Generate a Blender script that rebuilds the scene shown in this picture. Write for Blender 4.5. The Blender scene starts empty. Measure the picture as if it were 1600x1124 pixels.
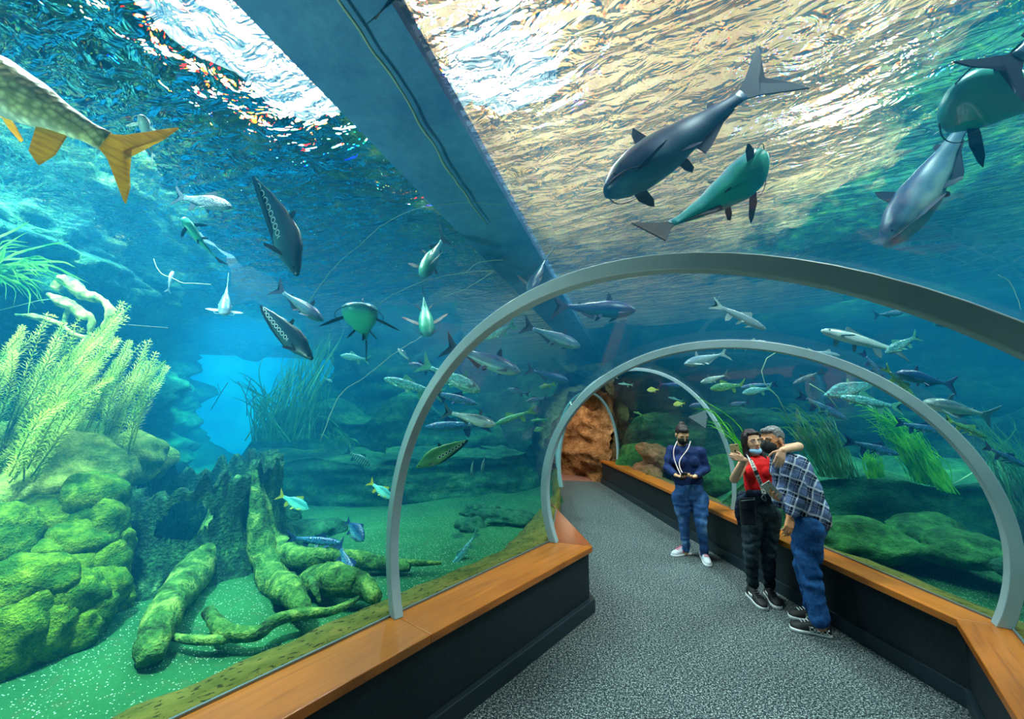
LP_ = dict(sky=1600, sk2=600, up=760, up2=1400, pool=900, tun=24, tsk=900, spot=42000, plant=12000, upl=450)
# underwater tunnel walk
import bpy, bmesh, math, random
from mathutils import Vector, Matrix, noise, Euler
random.seed(7)
SC = bpy.context.scene
COL = SC.collection
PI = math.pi
F = 620.0
TH = math.atan(78 / F)
H = 1.8
CT, ST = math.cos(TH), math.sin(TH)

def ray(px, py):
    x = (px - 800) / F; y = (562 - py) / F
    return Vector((x, CT - y * ST, ST + y * CT))
def P(px, py, Y):                      # point seen at a pixel, Y metres in front of the lens
    r = ray(px, py); t = Y / r.y
    return Vector((r.x * t, Y, H + r.z * t))
def onz(px, py, z):                    # point seen at a pixel on a level plane
    r = ray(px, py); t = (z - H) / r.z
    return Vector((r.x * t, r.y * t, z))
def lerp(a, b, t): return a + (b - a) * t
def smooth(t):
    t = max(0, min(1, t)); return t * t * (3 - 2 * t)
def interp(tab, x):
    if x <= tab[0][0]: return tab[0][1]
    for (x0, y0), (x1, y1) in zip(tab, tab[1:]):
        if x <= x1:
            t = (x - x0) / (x1 - x0); t = t * t * (3 - 2 * t) * .5 + t * .5
            return y0 + (y1 - y0) * t
    return tab[-1][1]
def fbm(p, o=4, s=1.0):
    v = 0; a = 1; q = Vector(p) * s
    for i in range(o):
        v += a * noise.noise(q); a *= .5; q = q * 2.03 + Vector((3.1, 1.7, 5.3))
    return v

# ---------- objects
def tag(o, label=None, cat=None, group=None, kind=None):
    if label: o['label'] = label
    if cat: o['category'] = cat
    if group: o['group'] = group
    if kind: o['kind'] = kind
    return o
def empty(name, loc=(0, 0, 0), label=None, cat=None, group=None):
    o = bpy.data.objects.new(name, None); o.location = loc; o.empty_display_size = .1
    COL.objects.link(o); return tag(o, label, cat, group)
def link(name, me, m=None, parent=None, sm=True):
    o = bpy.data.objects.new(name, me); COL.objects.link(o)
    if m:
        for k in (m if isinstance(m, (list, tuple)) else [m]): me.materials.append(k)
    if sm:
        me.polygons.foreach_set('use_smooth', [True] * len(me.polygons))
    if parent:
        o.parent = parent
        o.matrix_parent_inverse = Matrix.Translation(-parent.location) if parent.type == 'EMPTY' and parent.rotation_euler[:] == (0, 0, 0) and parent.get('_w') is None else Matrix()
    me.update(); return o
def obj(name, bm, m=None, parent=None, sm=True, normals=True):
    me = bpy.data.meshes.new(name)
    if normals: bmesh.ops.recalc_face_normals(bm, faces=bm.faces[:])
    bm.to_mesh(me); bm.free()
    return link(name, me, m, parent, sm)
def autosharp(o, ang=40):
    me = o.data
    try: me.set_sharp_from_angle(angle=math.radians(ang))
    except Exception: pass
    return o
def bevel(o, w=.008, seg=2):
    md = o.modifiers.new('b', 'BEVEL'); md.width = w; md.segments = seg; md.limit_method = 'ANGLE'
    return o

def loft(bm, rings, close_v=False, caps=True):
    """rings: list of lists of points"""
    vs = [[bm.verts.new(p) for p in r] for r in rings]
    n = len(rings[0]); m = len(rings)
    for i in range(m - (0 if close_v else 1)):
        a, b = vs[i], vs[(i + 1) % m]
        for j in range(n):
            bm.faces.new((a[j], a[(j + 1) % n], b[(j + 1) % n], b[j]))
    if caps and not close_v:
        bm.faces.new(vs[0][::-1]); bm.faces.new(vs[-1])
    return vs
def tube(bm, pts, rad, n=8, flat=1.0, up=None, caps=True):
    """tube through pts; rad number or list; flat squashes along the frame's second axis"""
    pts = [Vector(p) for p in pts]
    rr = rad if isinstance(rad, (list, tuple)) else [rad] * len(pts)
    rings = []; u = None
    for i, p in enumerate(pts):
        t = (pts[min(i + 1, len(pts) - 1)] - pts[max(i - 1, 0)])
        if t.length < 1e-9: t = Vector((0, 0, 1))
        t.normalize()
        if u is None:
            ref = Vector(up) if up else (Vector((0, 0, 1)) if abs(t.z) < .9 else Vector((1, 0, 0)))
            u = ref
        u = (u - t * u.dot(t))
        if u.length < 1e-6: u = t.orthogonal()
        u.normalize(); w = t.cross(u)
        rings.append([p + u * math.cos(2 * PI * k / n) * rr[i] + w * math.sin(2 * PI * k / n) * rr[i] * flat for k in range(n)])
    return loft(bm, rings, caps=caps)
def spline(pts, n=6):
    pts = [Vector(p) for p in pts]; out = []
    Q = [pts[0] * 2 - pts[1]] + pts + [pts[-1] * 2 - pts[-2]]
    for i in range(1, len(Q) - 2):
        p0, p1, p2, p3 = Q[i - 1:i + 3]
        for k in range(n):
            t = k / n
            out.append(.5 * ((2 * p1) + (p2 - p0) * t + (2 * p0 - 5 * p1 + 4 * p2 - p3) * t * t + (3 * p1 - p0 - 3 * p2 + p3) * t ** 3))
    out.append(pts[-1]); return out
def splr(r, n=6):
    out = []
    for a, b in zip(r, r[1:]): out += [lerp(a, b, k / n) for k in range(n)]
    return out + [r[-1]]
def ball(bm, c, r, seg=12, rot=None):
    r = r if isinstance(r, (list, tuple, Vector)) else (r, r, r)
    M = Matrix.Translation(Vector(c)) @ (rot.to_4x4() if rot else Matrix()) @ Matrix.Diagonal((r[0], r[1], r[2], 1))
    bmesh.ops.create_uvsphere(bm, u_segments=seg, v_segments=max(6, seg * 2 // 3), radius=1, matrix=M)
def box(bm, c, s, rot=None):
    M = Matrix.Translation(Vector(c)) @ (rot.to_4x4() if rot else Matrix()) @ Matrix.Diagonal((s[0], s[1], s[2], 1))
    bmesh.ops.create_cube(bm, size=1, matrix=M)
def prism(bm, pts, z0, z1):
    a = [bm.verts.new((p[0], p[1], z0)) for p in pts]; b = [bm.verts.new((p[0], p[1], z1)) for p in pts]
    n = len(pts)
    bm.faces.new(a[::-1]); bm.faces.new(b)
    for i in range(n): bm.faces.new((a[i], a[(i + 1) % n], b[(i + 1) % n], b[i]))

# ---------- materials
class N:
    def __init__(s, name):
        s.m = bpy.data.materials.new(name); s.m.use_nodes = True
        s.t = s.m.node_tree; s.t.nodes.clear()
        s.out = s.t.nodes.new('ShaderNodeOutputMaterial')
    def n(s, typ, ins=None, **kw):
        nd = s.t.nodes.new('ShaderNode' + typ)
        for k, v in kw.items(): setattr(nd, k, v)
        for k, v in (ins or {}).items():
            sk = nd.inputs[k]
            if isinstance(v, bpy.types.NodeSocket): s.t.links.new(v, sk)
            elif isinstance(v, bpy.types.Node): s.t.links.new(v.outputs[0], sk)
            else:
                if sk.type == 'RGBA' and len(v) == 3: v = (*v, 1)
                sk.default_value = v
        return nd
    def ramp(s, fac, stops, interp='LINEAR'):
        nd = s.t.nodes.new('ShaderNodeValToRGB'); s.t.links.new(fac, nd.inputs[0])
        cr = nd.color_ramp; cr.interpolation = interp
        while len(cr.elements) < len(stops): cr.elements.new(.5)
        for e, (p, c) in zip(cr.elements, stops):
            e.position = p; e.color = (*c, 1) if len(c) == 3 else c
        return nd.outputs[0]
    def g(s, v): return (v, v, v)
    def math(s, op, a, b=0.0, c=0.0, clamp=False):
        return s.n('Math', {0: a, 1: b, 2: c}, operation=op, use_clamp=clamp).outputs[0]
    def mix(s, f, a, b, mode='MIX'):
        nd = s.n('Mix', data_type='RGBA', blend_type=mode)
        for k, v in ((0, f), (6, a), (7, b)):
            if isinstance(v, bpy.types.NodeSocket): s.t.links.new(v, nd.inputs[k])
            else: nd.inputs[k].default_value = (*v, 1) if isinstance(v, tuple) and len(v) == 3 else v
        return nd.outputs[2]
    def coord(s, which='Object'):
        return s.n('TexCoord').outputs[which]
    def noise(s, vec, scale=5, detail=4, rough=.55, dist=0):
        return s.n('TexNoise', {'Vector': vec, 'Scale': scale, 'Detail': detail, 'Roughness': rough, 'Distortion': dist}).outputs[0]
    def mapping(s, vec, sc=(1, 1, 1), rot=(0, 0, 0), loc=(0, 0, 0)):
        return s.n('Mapping', {'Vector': vec, 'Scale': sc, 'Rotation': rot, 'Location': loc}).outputs[0]
    def bump(s, h, st=.5, d=.05):
        return s.n('Bump', {'Height': h, 'Strength': st, 'Distance': d}).outputs[0]
    def pbr(s, col, rough=.6, bump=None, spec=.5, metal=0, **kw):
        ins = {'Base Color': col, 'Roughness': rough, 'Metallic': metal, 'Specular IOR Level': spec}
        if bump is not None: ins['Normal'] = bump
        ins.update(kw)
        nd = s.n('BsdfPrincipled', ins); s.t.links.new(nd.outputs[0], s.out.inputs[0]); return s.m
def plain(name, col, rough=.5, spec=.5, metal=0, **kw):
    return N(name).pbr(col, rough, None, spec, metal, **kw)
def sr(r, g, b):                        # 0-255 screen colour to linear
    f = lambda c: ((c / 255 + .055) / 1.055) ** 2.4 if c > 10 else c / 255 / 12.92
    return (f(r), f(g), f(b))

# ---------- camera
cd = bpy.data.cameras.new('camera'); cam = bpy.data.objects.new('camera', cd); COL.objects.link(cam)
cd.sensor_fit = 'HORIZONTAL'; cd.sensor_width = 36; cd.lens = 36 * F / 1600
cam.location = (0, 0, H); cam.rotation_euler = (PI / 2 + TH, 0, 0)
cd.clip_start = .02; cd.clip_end = 200
SC.camera = cam
vs_ = SC.view_settings; vs_.view_transform = 'Standard'; vs_.look = 'None'; vs_.gamma = 1; vs_.exposure = .22
vs_.use_curve_mapping = False
cy = SC.cycles
cy.max_bounces = 9; cy.diffuse_bounces = 2; cy.glossy_bounces = 2; cy.transmission_bounces = 3
cy.volume_bounces = 0; cy.transparent_max_bounces = 10
cy.caustics_reflective = False; cy.caustics_refractive = False
cy.sample_clamp_indirect = 4; cy.sample_clamp_direct = 0
cy.use_denoising = True
# ---------- the tunnel: rib planes measured on the floor plan
KB = .56                                # height of the wooden ledges
RIB = [  # left foot, right foot, half width, height of crown above centre, centre height
    ((-3.1, -.45), (-1.05, -2.5), 1.55, 1.38, .99),
    ((-1.95, 1.02), (.12, -1.02), 1.54, 1.38, .99),
    ((-.72, 2.589), (1.344, .543), 1.532, 1.376, .995),
    ((.362, 3.95), (2.86, 2.44), 1.544, 1.355, 1.003),
    ((.77, 6.60), (2.773, 5.128), 1.28, 1.51, .904),
    ((.95, 8.76), (2.543, 9.68), .925, 1.41, .808)]
def rib_pts(i, n=48, grow=0.0, z0=KB):
    (lx, ly), (rx, ry), a, b, zc = RIB[i]
    c = Vector(((lx + rx) / 2, (ly + ry) / 2, 0)); u = (Vector((rx, ry, 0)) - Vector((lx, ly, 0))).normalized()
    a = a + grow; b = b + grow
    # angle at which the ellipse meets the ledge
    a0 = math.asin(max(-1, min(1, (z0 - zc) / b)))
    out = []
    for k in range(n + 1):
        t = PI - a0 - (PI - 2 * a0) * k / n
        p = c + u * a * math.cos(t); p.z = zc + b * math.sin(t); out.append(p)
    return out
def foot(i, side, off=0.0, z=KB):       # side 0 left, 1 right; off > 0 moves outwards
    L = Vector((*RIB[i][0], 0)); R = Vector((*RIB[i][1], 0)); u = (R - L).normalized()
    p = (L - u * off) if side == 0 else (R + u * off); p.z = z; return p
def offset_line(side, d, idx=range(6)):
    """polyline of feet offset d metres towards the walkway (d>0), mitred"""
    pts = [foot(i, side, 0, 0) for i in idx]; out = []
    sgn = 1 if side == 0 else -1
    for i, p in enumerate(pts):
        t0 = (p - pts[i - 1]).normalized() if i else None
        t1 = (pts[i + 1] - p).normalized() if i < len(pts) - 1 else None
        ns = [Vector((t.y, -t.x, 0)) * sgn for t in (t0, t1) if t]
        nn = sum(ns, Vector()).normalized(); k = 1 / max(.4, nn.dot(ns[0]))
        out.append(p + nn * d * k)
    return out
# materials
m = N('carpet'); co = m.coord('Object')
s1 = m.noise(co, 130, 2, .7); s2 = m.noise(co, 320, 1, .6); s3 = m.noise(co, 2.2, 3)
s4 = m.noise(co, 62, 2, .7)
sp = m.math('ADD', m.math('ADD', m.math('MULTIPLY', s1, .5), m.math('MULTIPLY', s2, .2)), m.math('MULTIPLY', s4, .3))
c = m.ramp(sp, [(.42, sr(8, 14, 20)), (.48, sr(44, 56, 64)), (.53, sr(88, 102, 108)), (.59, sr(210, 216, 214))])
c = m.mix(.25, c, m.ramp(s3, [(.3, sr(60, 78, 88)), (.7, sr(130, 142, 146))]), 'OVERLAY')
M_CARPET = m.pbr(c, .95, m.bump(sp, .6, .01), .1)
def wood(name, a, b, rot):
    m = N(name); co = m.coord('Object'); v = m.mapping(co, (1, 1, 1), (0, 0, rot))
    v1 = m.mapping(v, (1.2, 14, 6)); n1 = m.noise(v1, 1.3, 6, .6, .8); n2 = m.noise(m.mapping(v, (2.5, 55, 20)), 2, 3, .6); n3 = m.noise(co, 1.1, 2)
    f = m.math('ADD', m.math('MULTIPLY', n1, .7), m.math('MULTIPLY', n2, .3))
    c = m.ramp(f, [(.3, b), (.5, a), (.7, tuple(x * 1.25 for x in a))])
    c = m.mix(m.math('MULTIPLY', n3, .35), c, b)
    return m.pbr(c, .3, m.bump(f, .06, .004), .5, **{'Coat Weight': .12, 'Coat Roughness': .2})
A_, B_ = sr(188, 104, 28), sr(140, 68, 14)
m = N('bench_panel'); co = m.coord('Object'); nz = m.noise(co, 90, 2)
M_PANEL = m.pbr(m.ramp(nz, [(.3, sr(8, 17, 24)), (.7, sr(22, 38, 46))]), .55, m.bump(nz, .25, .004), .4)
M_TOE = plain('bench_toe', sr(22, 40, 50), .4)
M_TRIM = plain('steel_strip', sr(120, 135, 140), .35, metal=.6)
m = N('rib_paint'); nz = m.noise(m.coord('Object'), 3, 2)
M_RIB = m.pbr(m.ramp(nz, [(.3, sr(142, 172, 182)), (.7, sr(162, 190, 198))]), .42, None, .5)
m = N('concrete_algae'); co = m.coord('Object'); n1 = m.noise(co, 26, 3, .6); n2 = m.noise(co, 5, 3)
v = m.n('TexVoronoi', {'Vector': co, 'Scale': 22.0, 'Randomness': 1.0}).outputs[0]
spots = m.math('GREATER_THAN', m.math('ADD', n1, m.math('MULTIPLY', v, -.35)), .445)
c = m.ramp(n2, [(.3, sr(72, 74, 30)), (.55, sr(104, 96, 44)), (.8, sr(132, 98, 54))])
c = m.mix(m.math('MULTIPLY', spots, .85), c, sr(22, 24, 12))
M_CURB = m.pbr(c, .9, m.bump(n1, .8, .02), .1)
m = N('acrylic')
fr = m.n('Fresnel', {'IOR': 1.16}).outputs[0]
gl = m.n('BsdfGlossy', {'Roughness': .0, 'Color': (1, 1, 1)})
tr = m.n('BsdfTransparent', {'Color': (.97, .995, 1)})
mx = m.n('MixShader', {0: m.math('MULTIPLY', m.math('MINIMUM', fr, .6), .09), 1: tr, 2: gl}); m.t.links.new(mx.outputs[0], m.out.inputs[0])
M_ACR = m.m

# floor
fl = [(p.x, p.y) for p in offset_line(0, -.02)] 
frr = [(p.x, p.y) for p in offset_line(1, -.02)]
frr[-1] = (2.5, 9.66)
e1 = onz(862, 750, 0); e2 = onz(937, 753, 0)
ed = (e2 - e1).normalized(); fl.append(tuple((e2 - ed * 1.55)[:2])); frr.append((e2.x, e2.y))
bm = bmesh.new(); prism(bm, fl + frr[::-1], -.12, 0)
tag(obj('floor', bm, M_CARPET, sm=False), kind='structure')

# benches: left and right run, each a thing
def strip(bm, A, B, z0, z1):            # closed strip between two polylines
    rings = []
    for a, b in zip(A, B):
        rings.append([Vector((a.x, a.y, z0)), Vector((b.x, b.y, z0)), Vector((b.x, b.y, z1)), Vector((a.x, a.y, z1))])
    loft(bm, rings)
def bench(side, label, idx, WID=.345, end_ext=0):
    root = empty('ledge_bench', foot(2, side, 0, 0), label, 'bench')
    back = offset_line(side, .0); front = offset_line(side, WID); pan = offset_line(side, WID - .04); pin = offset_line(side, WID - .08)
    toe = offset_line(side, WID + .0)
    pts = list(idx)
    if side == 0:                        # beyond the corner the ledge tapers away against the glass
        front[3] = onz(926, 854, KB); front[3].z = 0
        dd = (onz(860, 784, KB) - front[3]); dd.z = 0; tip = front[3] + dd
        k = lambda p, w: p + Vector((-w * .9, w * .45, 0))
        pan[3] = k(front[3], .04); pin[3] = k(front[3], .08); toe[3] = front[3] + Vector((.01, -.005, 0))
        for L in (front, pan, pin, toe): L[4] = tip.copy(); L[4].z = 0
        pin[4] += Vector((-.02, 0, 0))
        back[4] = back[3].lerp(back[4], .45)
    if side == 1:                        # the far end is cut square at the rock mouth
        endf = onz(937.5, 718.6, KB); endf.z = 0
        fl0 = lambda p: Vector((p.x, p.y, 0))
        front[3] = fl0(onz(1493, 967, KB)); front[4] = fl0(onz(1130, 804, KB)); nr_ = (fl0(onz(1590, 1124, KB)) - front[3]).normalized(); front[2] = front[3] + nr_ * 2.30
        toe[3] = onz(1511, 1109, 0); toe[4] = onz(1137, 879, 0); toe[2] = toe[3] + nr_ * 2.30
        for i in (2, 3, 4):
            e_ = Vector((.045, .0, 0)) if i > 3 else Vector((.043, -.02, 0)) if i == 3 else Vector((.034, -.028, 0))
            pan[i] = toe[i] + e_ * .6; pin[i] = toe[i] + e_ * 1.6
        for L, k in ((front, 0), (pan, .04), (pin, .08), (toe, 0)): L[5] = endf + Vector((k, 0, 0))
        back[5] = foot(5, 1, 0, 0) + Vector((0, .0, 0))
    for i in pts:
        for nm, A, B, z0, z1, mt in (('wooden_top', [back[i], back[i + 1]], [front[i], front[i + 1]], KB - .05, KB, 'w'),):
            bm = bmesh.new(); strip(bm, A, B, z0, z1)
            d = front[i + 1] - front[i]; rot = -math.atan2(d.y, d.x)
            mt = wood('varnished_wood', A_, B_, rot) if not (side == 0 and i == 3) else wood('varnished_wood', sr(150, 70, 24), sr(116, 50, 16), rot)
            o = obj(nm, bm, mt, root, sm=False); bevel(o, .006)
    bm = bmesh.new(); strip(bm, [pin[i] for i in pts + [pts[-1] + 1]], [pan[i] for i in pts + [pts[-1] + 1]], 0, KB - .048)
    obj('front_panel', bm, M_PANEL, root, sm=False)
    bm = bmesh.new(); strip(bm, [pan[i] for i in pts + [pts[-1] + 1]], [toe[i] for i in pts + [pts[-1] + 1]], 0.0, .115)
    o = obj('toe_board', bm, M_TOE, root, sm=False); bevel(o, .004)
    bm = bmesh.new(); a = offset_line(side, .0); b = offset_line(side, .012)
    if side == 1: a[5] = back[5]; b[5] = back[5] - Vector((.012, 0, 0))
    else: a[4] = back[4]; b[4] = back[4] + Vector((.012, 0, 0))
    strip(bm, [a[i] for i in pts + [pts[-1] + 1]], [b[i] for i in pts + [pts[-1] + 1]], KB - .01, KB + .012)
    obj('edge_strip', bm, M_TRIM, root, sm=False)
    return root
bench(0, 'wood topped dark ledge bench on the left, its sharp corner pointing into the walkway', [0, 1, 2, 3])
bench(1, 'wood topped dark ledge bench behind the three people, running to the rock tunnel', [0, 1, 2, 3, 4])

# ribs
def rib(i, label, w=.05, t=.045, fl=0):
    (lx, ly), (rx, ry), *_ = RIB[i]
    u = Vector((rx - lx, ry - ly, 0)).normalized(); nrm = Vector((-u.y, u.x, 0))
    o = rib_pts(i, 64, -.004); n_ = rib_pts(i, 64, -t)
    rings = []
    for a, b in zip(o, n_):
        rings.append([a - nrm * w / 2, a + nrm * w / 2, b + nrm * w / 2, b - nrm * w / 2])
    bm = bmesh.new(); loft(bm, rings)
    r = obj('arch_rib', bm, M_RIB, sm=True); autosharp(r, 35); bevel(r, .004)
    return tag(r, label, 'arch', 'arch ribs of the tunnel')
rib(2, 'grey steel arch rib nearest in front, left foot on the long orange ledge', .06, .062)
rib(3, 'grey steel arch rib standing on the corner of the left ledge', .07, .07)
rib(4, 'thin steel arch rib rising behind the couple taking a selfie', .055, .05)
rib(5, 'small steel arch rib framing the rock tunnel mouth', .05, .05)
rib(1, 'steel arch rib just behind the viewpoint'); rib(0, 'steel arch rib farthest behind the viewpoint')

# acrylic panes between the ribs
for k in range(5):
    A = rib_pts(k, 40); B = rib_pts(k + 1, 40)
    bm = bmesh.new(); S = 10
    g = [[bm.verts.new(a.lerp(b, s / S)) for a, b in zip(A, B)] for s in range(S + 1)]
    for s in range(S):
        for j in range(40): bm.faces.new((g[s][j], g[s][j + 1], g[s + 1][j + 1], g[s + 1][j]))
    o = obj('window_%d' % (k + 1), bm, M_ACR, normals=False)
    tag(o, kind='structure')

# concrete curb under the glass, on the water side
for side in (0, 1):
    bm = bmesh.new()
    a = offset_line(side, .0); b = offset_line(side, -.46); c2 = offset_line(side, -.50)
    if side == 0:
        for i, w_ in ((4, .10), (5, .10)): b[i] = offset_line(side, -w_)[i]; c2[i] = offset_line(side, -w_ - .04)[i]
    rings = [[Vector((p.x, p.y, -.1)), Vector((p.x, p.y, KB)), Vector((q.x, q.y, KB - .13)), Vector((r.x, r.y, -.1))] for p, q, r in zip(a, b, c2)]
    # subdivide along and add roughness
    R2 = []
    for i in range(len(rings) - 1):
        for s in range(24):
            R2.append([rings[i][k].lerp(rings[i + 1][k], s / 24) for k in range(4)])
    R2.append(rings[-1])
    R3 = []
    for r in R2:
        top = [r[1].lerp(r[2], s / 5) for s in range(6)]
        for q in top[1:]: q.z += .012 * fbm(q, 3, 6); 
        top[-1] += Vector((fbm(top[-1], 3, 5), fbm(top[-1] + Vector((9, 0, 0)), 3, 5), 0)) * .02
        R3.append([r[0]] + top + [r[3]])
    loft(bm, R3)
    tag(obj('trim_%d' % (side + 1), bm, M_CURB), kind='structure')
# ---------- water body, surface, hall above
WL = 3.55                               # water level
VS_, VA_ = .055, .26
BX0, BY0 = -.80, 1.52
SKY = (-4.9, -2.3, -.6, 3.8)
BD = Vector((.284, .959, 0)); BN = Vector((.959, -.284, 0))
SK2 = (-.22, 4.9)
m = N('water_body')
vs1 = m.n('VolumeScatter', {'Color': (.02, .44, .98), 'Density': VS_, 'Anisotropy': .2})
va = m.n('VolumeAbsorption', {'Color': (.03, .80, .84), 'Density': VA_})
ad = m.n('AddShader', {0: vs1, 1: va}); m.t.links.new(ad.outputs[0], m.out.inputs['Volume'])
M_WATER = m.m
bm = bmesh.new()
bx = bmesh.ops.create_cube(bm, size=1, matrix=Matrix.Translation((1.5, 4.5, WL / 2 - .3)) @ Matrix.Diagonal((26, 24, WL + .6, 1)))
bmesh.ops.recalc_face_normals(bm, faces=bm.faces[:])
nb = len(bm.faces)
def hole_ring(i):
    p = rib_pts(i, 40, .015)
    return [Vector((p[0].x, p[0].y, -.2))] + p + [Vector((p[-1].x, p[-1].y, -.2))]
RT = []                                 # rock tunnel sections continue the tube
def tunnel_sec(c, u, a, b, zc, n=40):
    out = []
    for k in range(n + 1):
        t = PI - PI * k / n
        p = c + u * a * math.cos(t); p.z = zc + b * math.sin(t); out.append(p)
    return [Vector((out[0].x, out[0].y, -.2))] + out + [Vector((out[-1].x, out[-1].y, -.2))]
HR = [hole_ring(i) for i in range(6)]
_tu = [(1.2, 10.5, .62, 1.15), (.35, 11.7, .85, 1.35), (-1.2, 12.7, 1.15, 1.45)]
for (x, y, ang, a) in _tu:
    HR.append(tunnel_sec(Vector((x, y, 0)), Vector((math.cos(ang), math.sin(ang), 0)), a, 1.6, .85))
vv = [[bm.verts.new(p) for p in r] for r in HR]
hf = []
for a, b in zip(vv, vv[1:]):
    for j in range(len(a)): hf.append(bm.faces.new((a[j], a[(j + 1) % len(a)], b[(j + 1) % len(a)], b[j])))
hf.append(bm.faces.new(vv[0][::-1])); hf.append(bm.faces.new(vv[-1]))
bmesh.ops.recalc_face_normals(bm, faces=hf)
bmesh.ops.reverse_faces(bm, faces=hf)   # normals point into the dry tunnel: the tunnel is a hole in the water
o = obj('water', bm, M_WATER, normals=False, sm=False); tag(o, kind='structure')

# rippled water surface (seen from below)
m = N('water_surface'); co = m.coord('Object')
v = m.mapping(co, (1, 1, 1), (0, 0, .5))
w1 = m.noise(m.mapping(v, (.8, 2.4, 1)), 1.25, 3, .55, .6)
w2 = m.noise(m.mapping(v, (1, 1.5, 1)), 5.5, 3, .55, 1.0)
hh = m.math('ADD', m.math('MULTIPLY', w1, 1.0), m.math('MULTIPLY', w2, .38))
bp = m.bump(hh, 1.0, .46)
fr = m.n('Fresnel', {'IOR': 1.30, 'Normal': bp}).outputs[0]
gl = m.n('BsdfGlossy', {'Roughness': .04, 'Color': (.8, .95, 1), 'Normal': bp})
tr = m.n('BsdfTransparent', {'Color': (1, 1, 1)})
# seen from below the facing slope decides between window and mirror
lw = m.n('LayerWeight', {'Blend': .5, 'Normal': bp}).outputs['Facing']
fac = m.ramp(lw, [(.70, m.g(.03)), (.94, m.g(.85)), (1, m.g(.95))])
# the ripples bend what lies above, each colour a little differently
rr = [m.n('BsdfRefraction', {'Color': c_, 'IOR': i_, 'Roughness': 0.0, 'Normal': bp}) for c_, i_ in (((1, 0, 0), 1.12), ((0, 1, 0), 1.155), ((0, 0, 1), 1.19))]
a1 = m.n('AddShader', {0: rr[0].outputs[0], 1: rr[1].outputs[0]}); a2 = m.n('AddShader', {0: a1.outputs[0], 1: rr[2].outputs[0]})
tr2 = m.n('MixShader', {0: .6, 1: tr, 2: a2})
mx = m.n('MixShader', {0: fac, 1: tr2, 2: gl}); m.t.links.new(mx.outputs[0], m.out.inputs[0])
M_SURF = m.m
bm = bmesh.new()
bmesh.ops.create_grid(bm, x_segments=2, y_segments=2, size=1, matrix=Matrix.Translation((1.5, 4.5, WL - .03)) @ Matrix.Diagonal((13, 12, 1, 1)))
o = obj('water_surface', bm, M_SURF, sm=False); tag(o, kind='structure')

def rockmat(name, cols, sc=1.0, bumpd=.06, rough=.9, strat=0.0, bst=.7):
    m = N(name); co = m.coord('Object')
    v = m.mapping(co, (1, 1, 1 + strat * 5))
    n1 = m.noise(v, 1.3 * sc, 6, .6, .4); n2 = m.noise(co, 9 * sc, 5, .65); n3 = m.noise(co, 45 * sc, 3, .6)
    f = m.math('ADD', m.math('ADD', m.math('MULTIPLY', n1, .55), m.math('MULTIPLY', n2, .35)), m.math('MULTIPLY', n3, .12))
    k = len(cols)
    c = m.ramp(f, [(.36 + .32 * i / (k - 1), cc) for i, cc in enumerate(cols)])
    h = m.math('ADD', m.math('MULTIPLY', n2, 1.0), m.math('MULTIPLY', n3, .35))
    return m.pbr(c, rough, m.bump(h, bst, bumpd), .2)
# hall rock ceiling
M_HALL = rockmat('hall_rock', [sr(140, 104, 84), sr(196, 158, 124), sr(232, 196, 154), sr(250, 226, 190)], .8, .25)
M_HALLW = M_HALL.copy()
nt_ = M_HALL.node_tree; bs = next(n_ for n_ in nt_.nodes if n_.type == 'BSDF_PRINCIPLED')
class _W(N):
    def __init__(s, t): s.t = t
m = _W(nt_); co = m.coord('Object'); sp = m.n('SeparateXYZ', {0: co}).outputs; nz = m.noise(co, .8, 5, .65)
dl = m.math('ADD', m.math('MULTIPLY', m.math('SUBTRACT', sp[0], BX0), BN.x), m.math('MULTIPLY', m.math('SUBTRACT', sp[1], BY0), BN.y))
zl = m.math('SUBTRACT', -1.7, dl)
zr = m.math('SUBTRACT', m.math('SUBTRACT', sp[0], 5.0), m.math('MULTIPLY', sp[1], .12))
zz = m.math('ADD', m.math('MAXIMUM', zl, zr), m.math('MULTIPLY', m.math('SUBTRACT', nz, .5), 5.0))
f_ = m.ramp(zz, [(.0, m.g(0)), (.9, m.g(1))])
grn = m.ramp(m.noise(co, 2.2, 5, .6), [(.35, sr(6, 36, 52)), (.5, sr(20, 84, 84)), (.62, sr(50, 124, 80)), (.75, sr(150, 190, 110))])  # foliage green, darkened in colour to stand in for shade and mirrored water
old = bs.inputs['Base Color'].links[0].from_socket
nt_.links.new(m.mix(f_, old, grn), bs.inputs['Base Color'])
def snap(x, y):                          # pull the grid onto the straight skylight edges
    p = Vector((x - BX0, y - BY0, 0)); d = p.dot(BN); s = p.dot(BD)
    for e in (SKY[0], SKY[1]):
        if abs(d - e) < .16 and SKY[2] - .2 < s < SKY[3] + .2: d = e
    for e in (SKY[2], SKY[3]):
        if abs(s - e) < .16 and SKY[0] - .2 < d < SKY[1] + .2: s = e
    q = BN * d + BD * s; return q.x + BX0, q.y + BY0
bm = bmesh.new(); n = 110
g = []
for i in range(n + 1):
    row = []
    for j in range(n + 1):
        x = -9 + 22 * i / n; y = -8 + 26 * j / n
        x, y = snap(x, y)
        z = 6.6 + .9 * fbm((x * .35, y * .35, 1.2), 5) + .2 * fbm((x * 1.7, y * 1.7, 3), 3)
        row.append(bm.verts.new((x, y, z)))
    g.append(row)
def in_sky(x, y):
    # strip skylight left of the beam, and a round roof light further right
    d = (x - BX0) * BN.x + (y - BY0) * BN.y; s = (x - BX0) * BD.x + (y - BY0) * BD.y
    if SKY[0] + .01 < d < SKY[1] - .01 and SKY[2] + .01 < s < SKY[3] - .01: return True
    return (x - SK2[0]) ** 2 + (y - SK2[1]) ** 2 < .6
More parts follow.
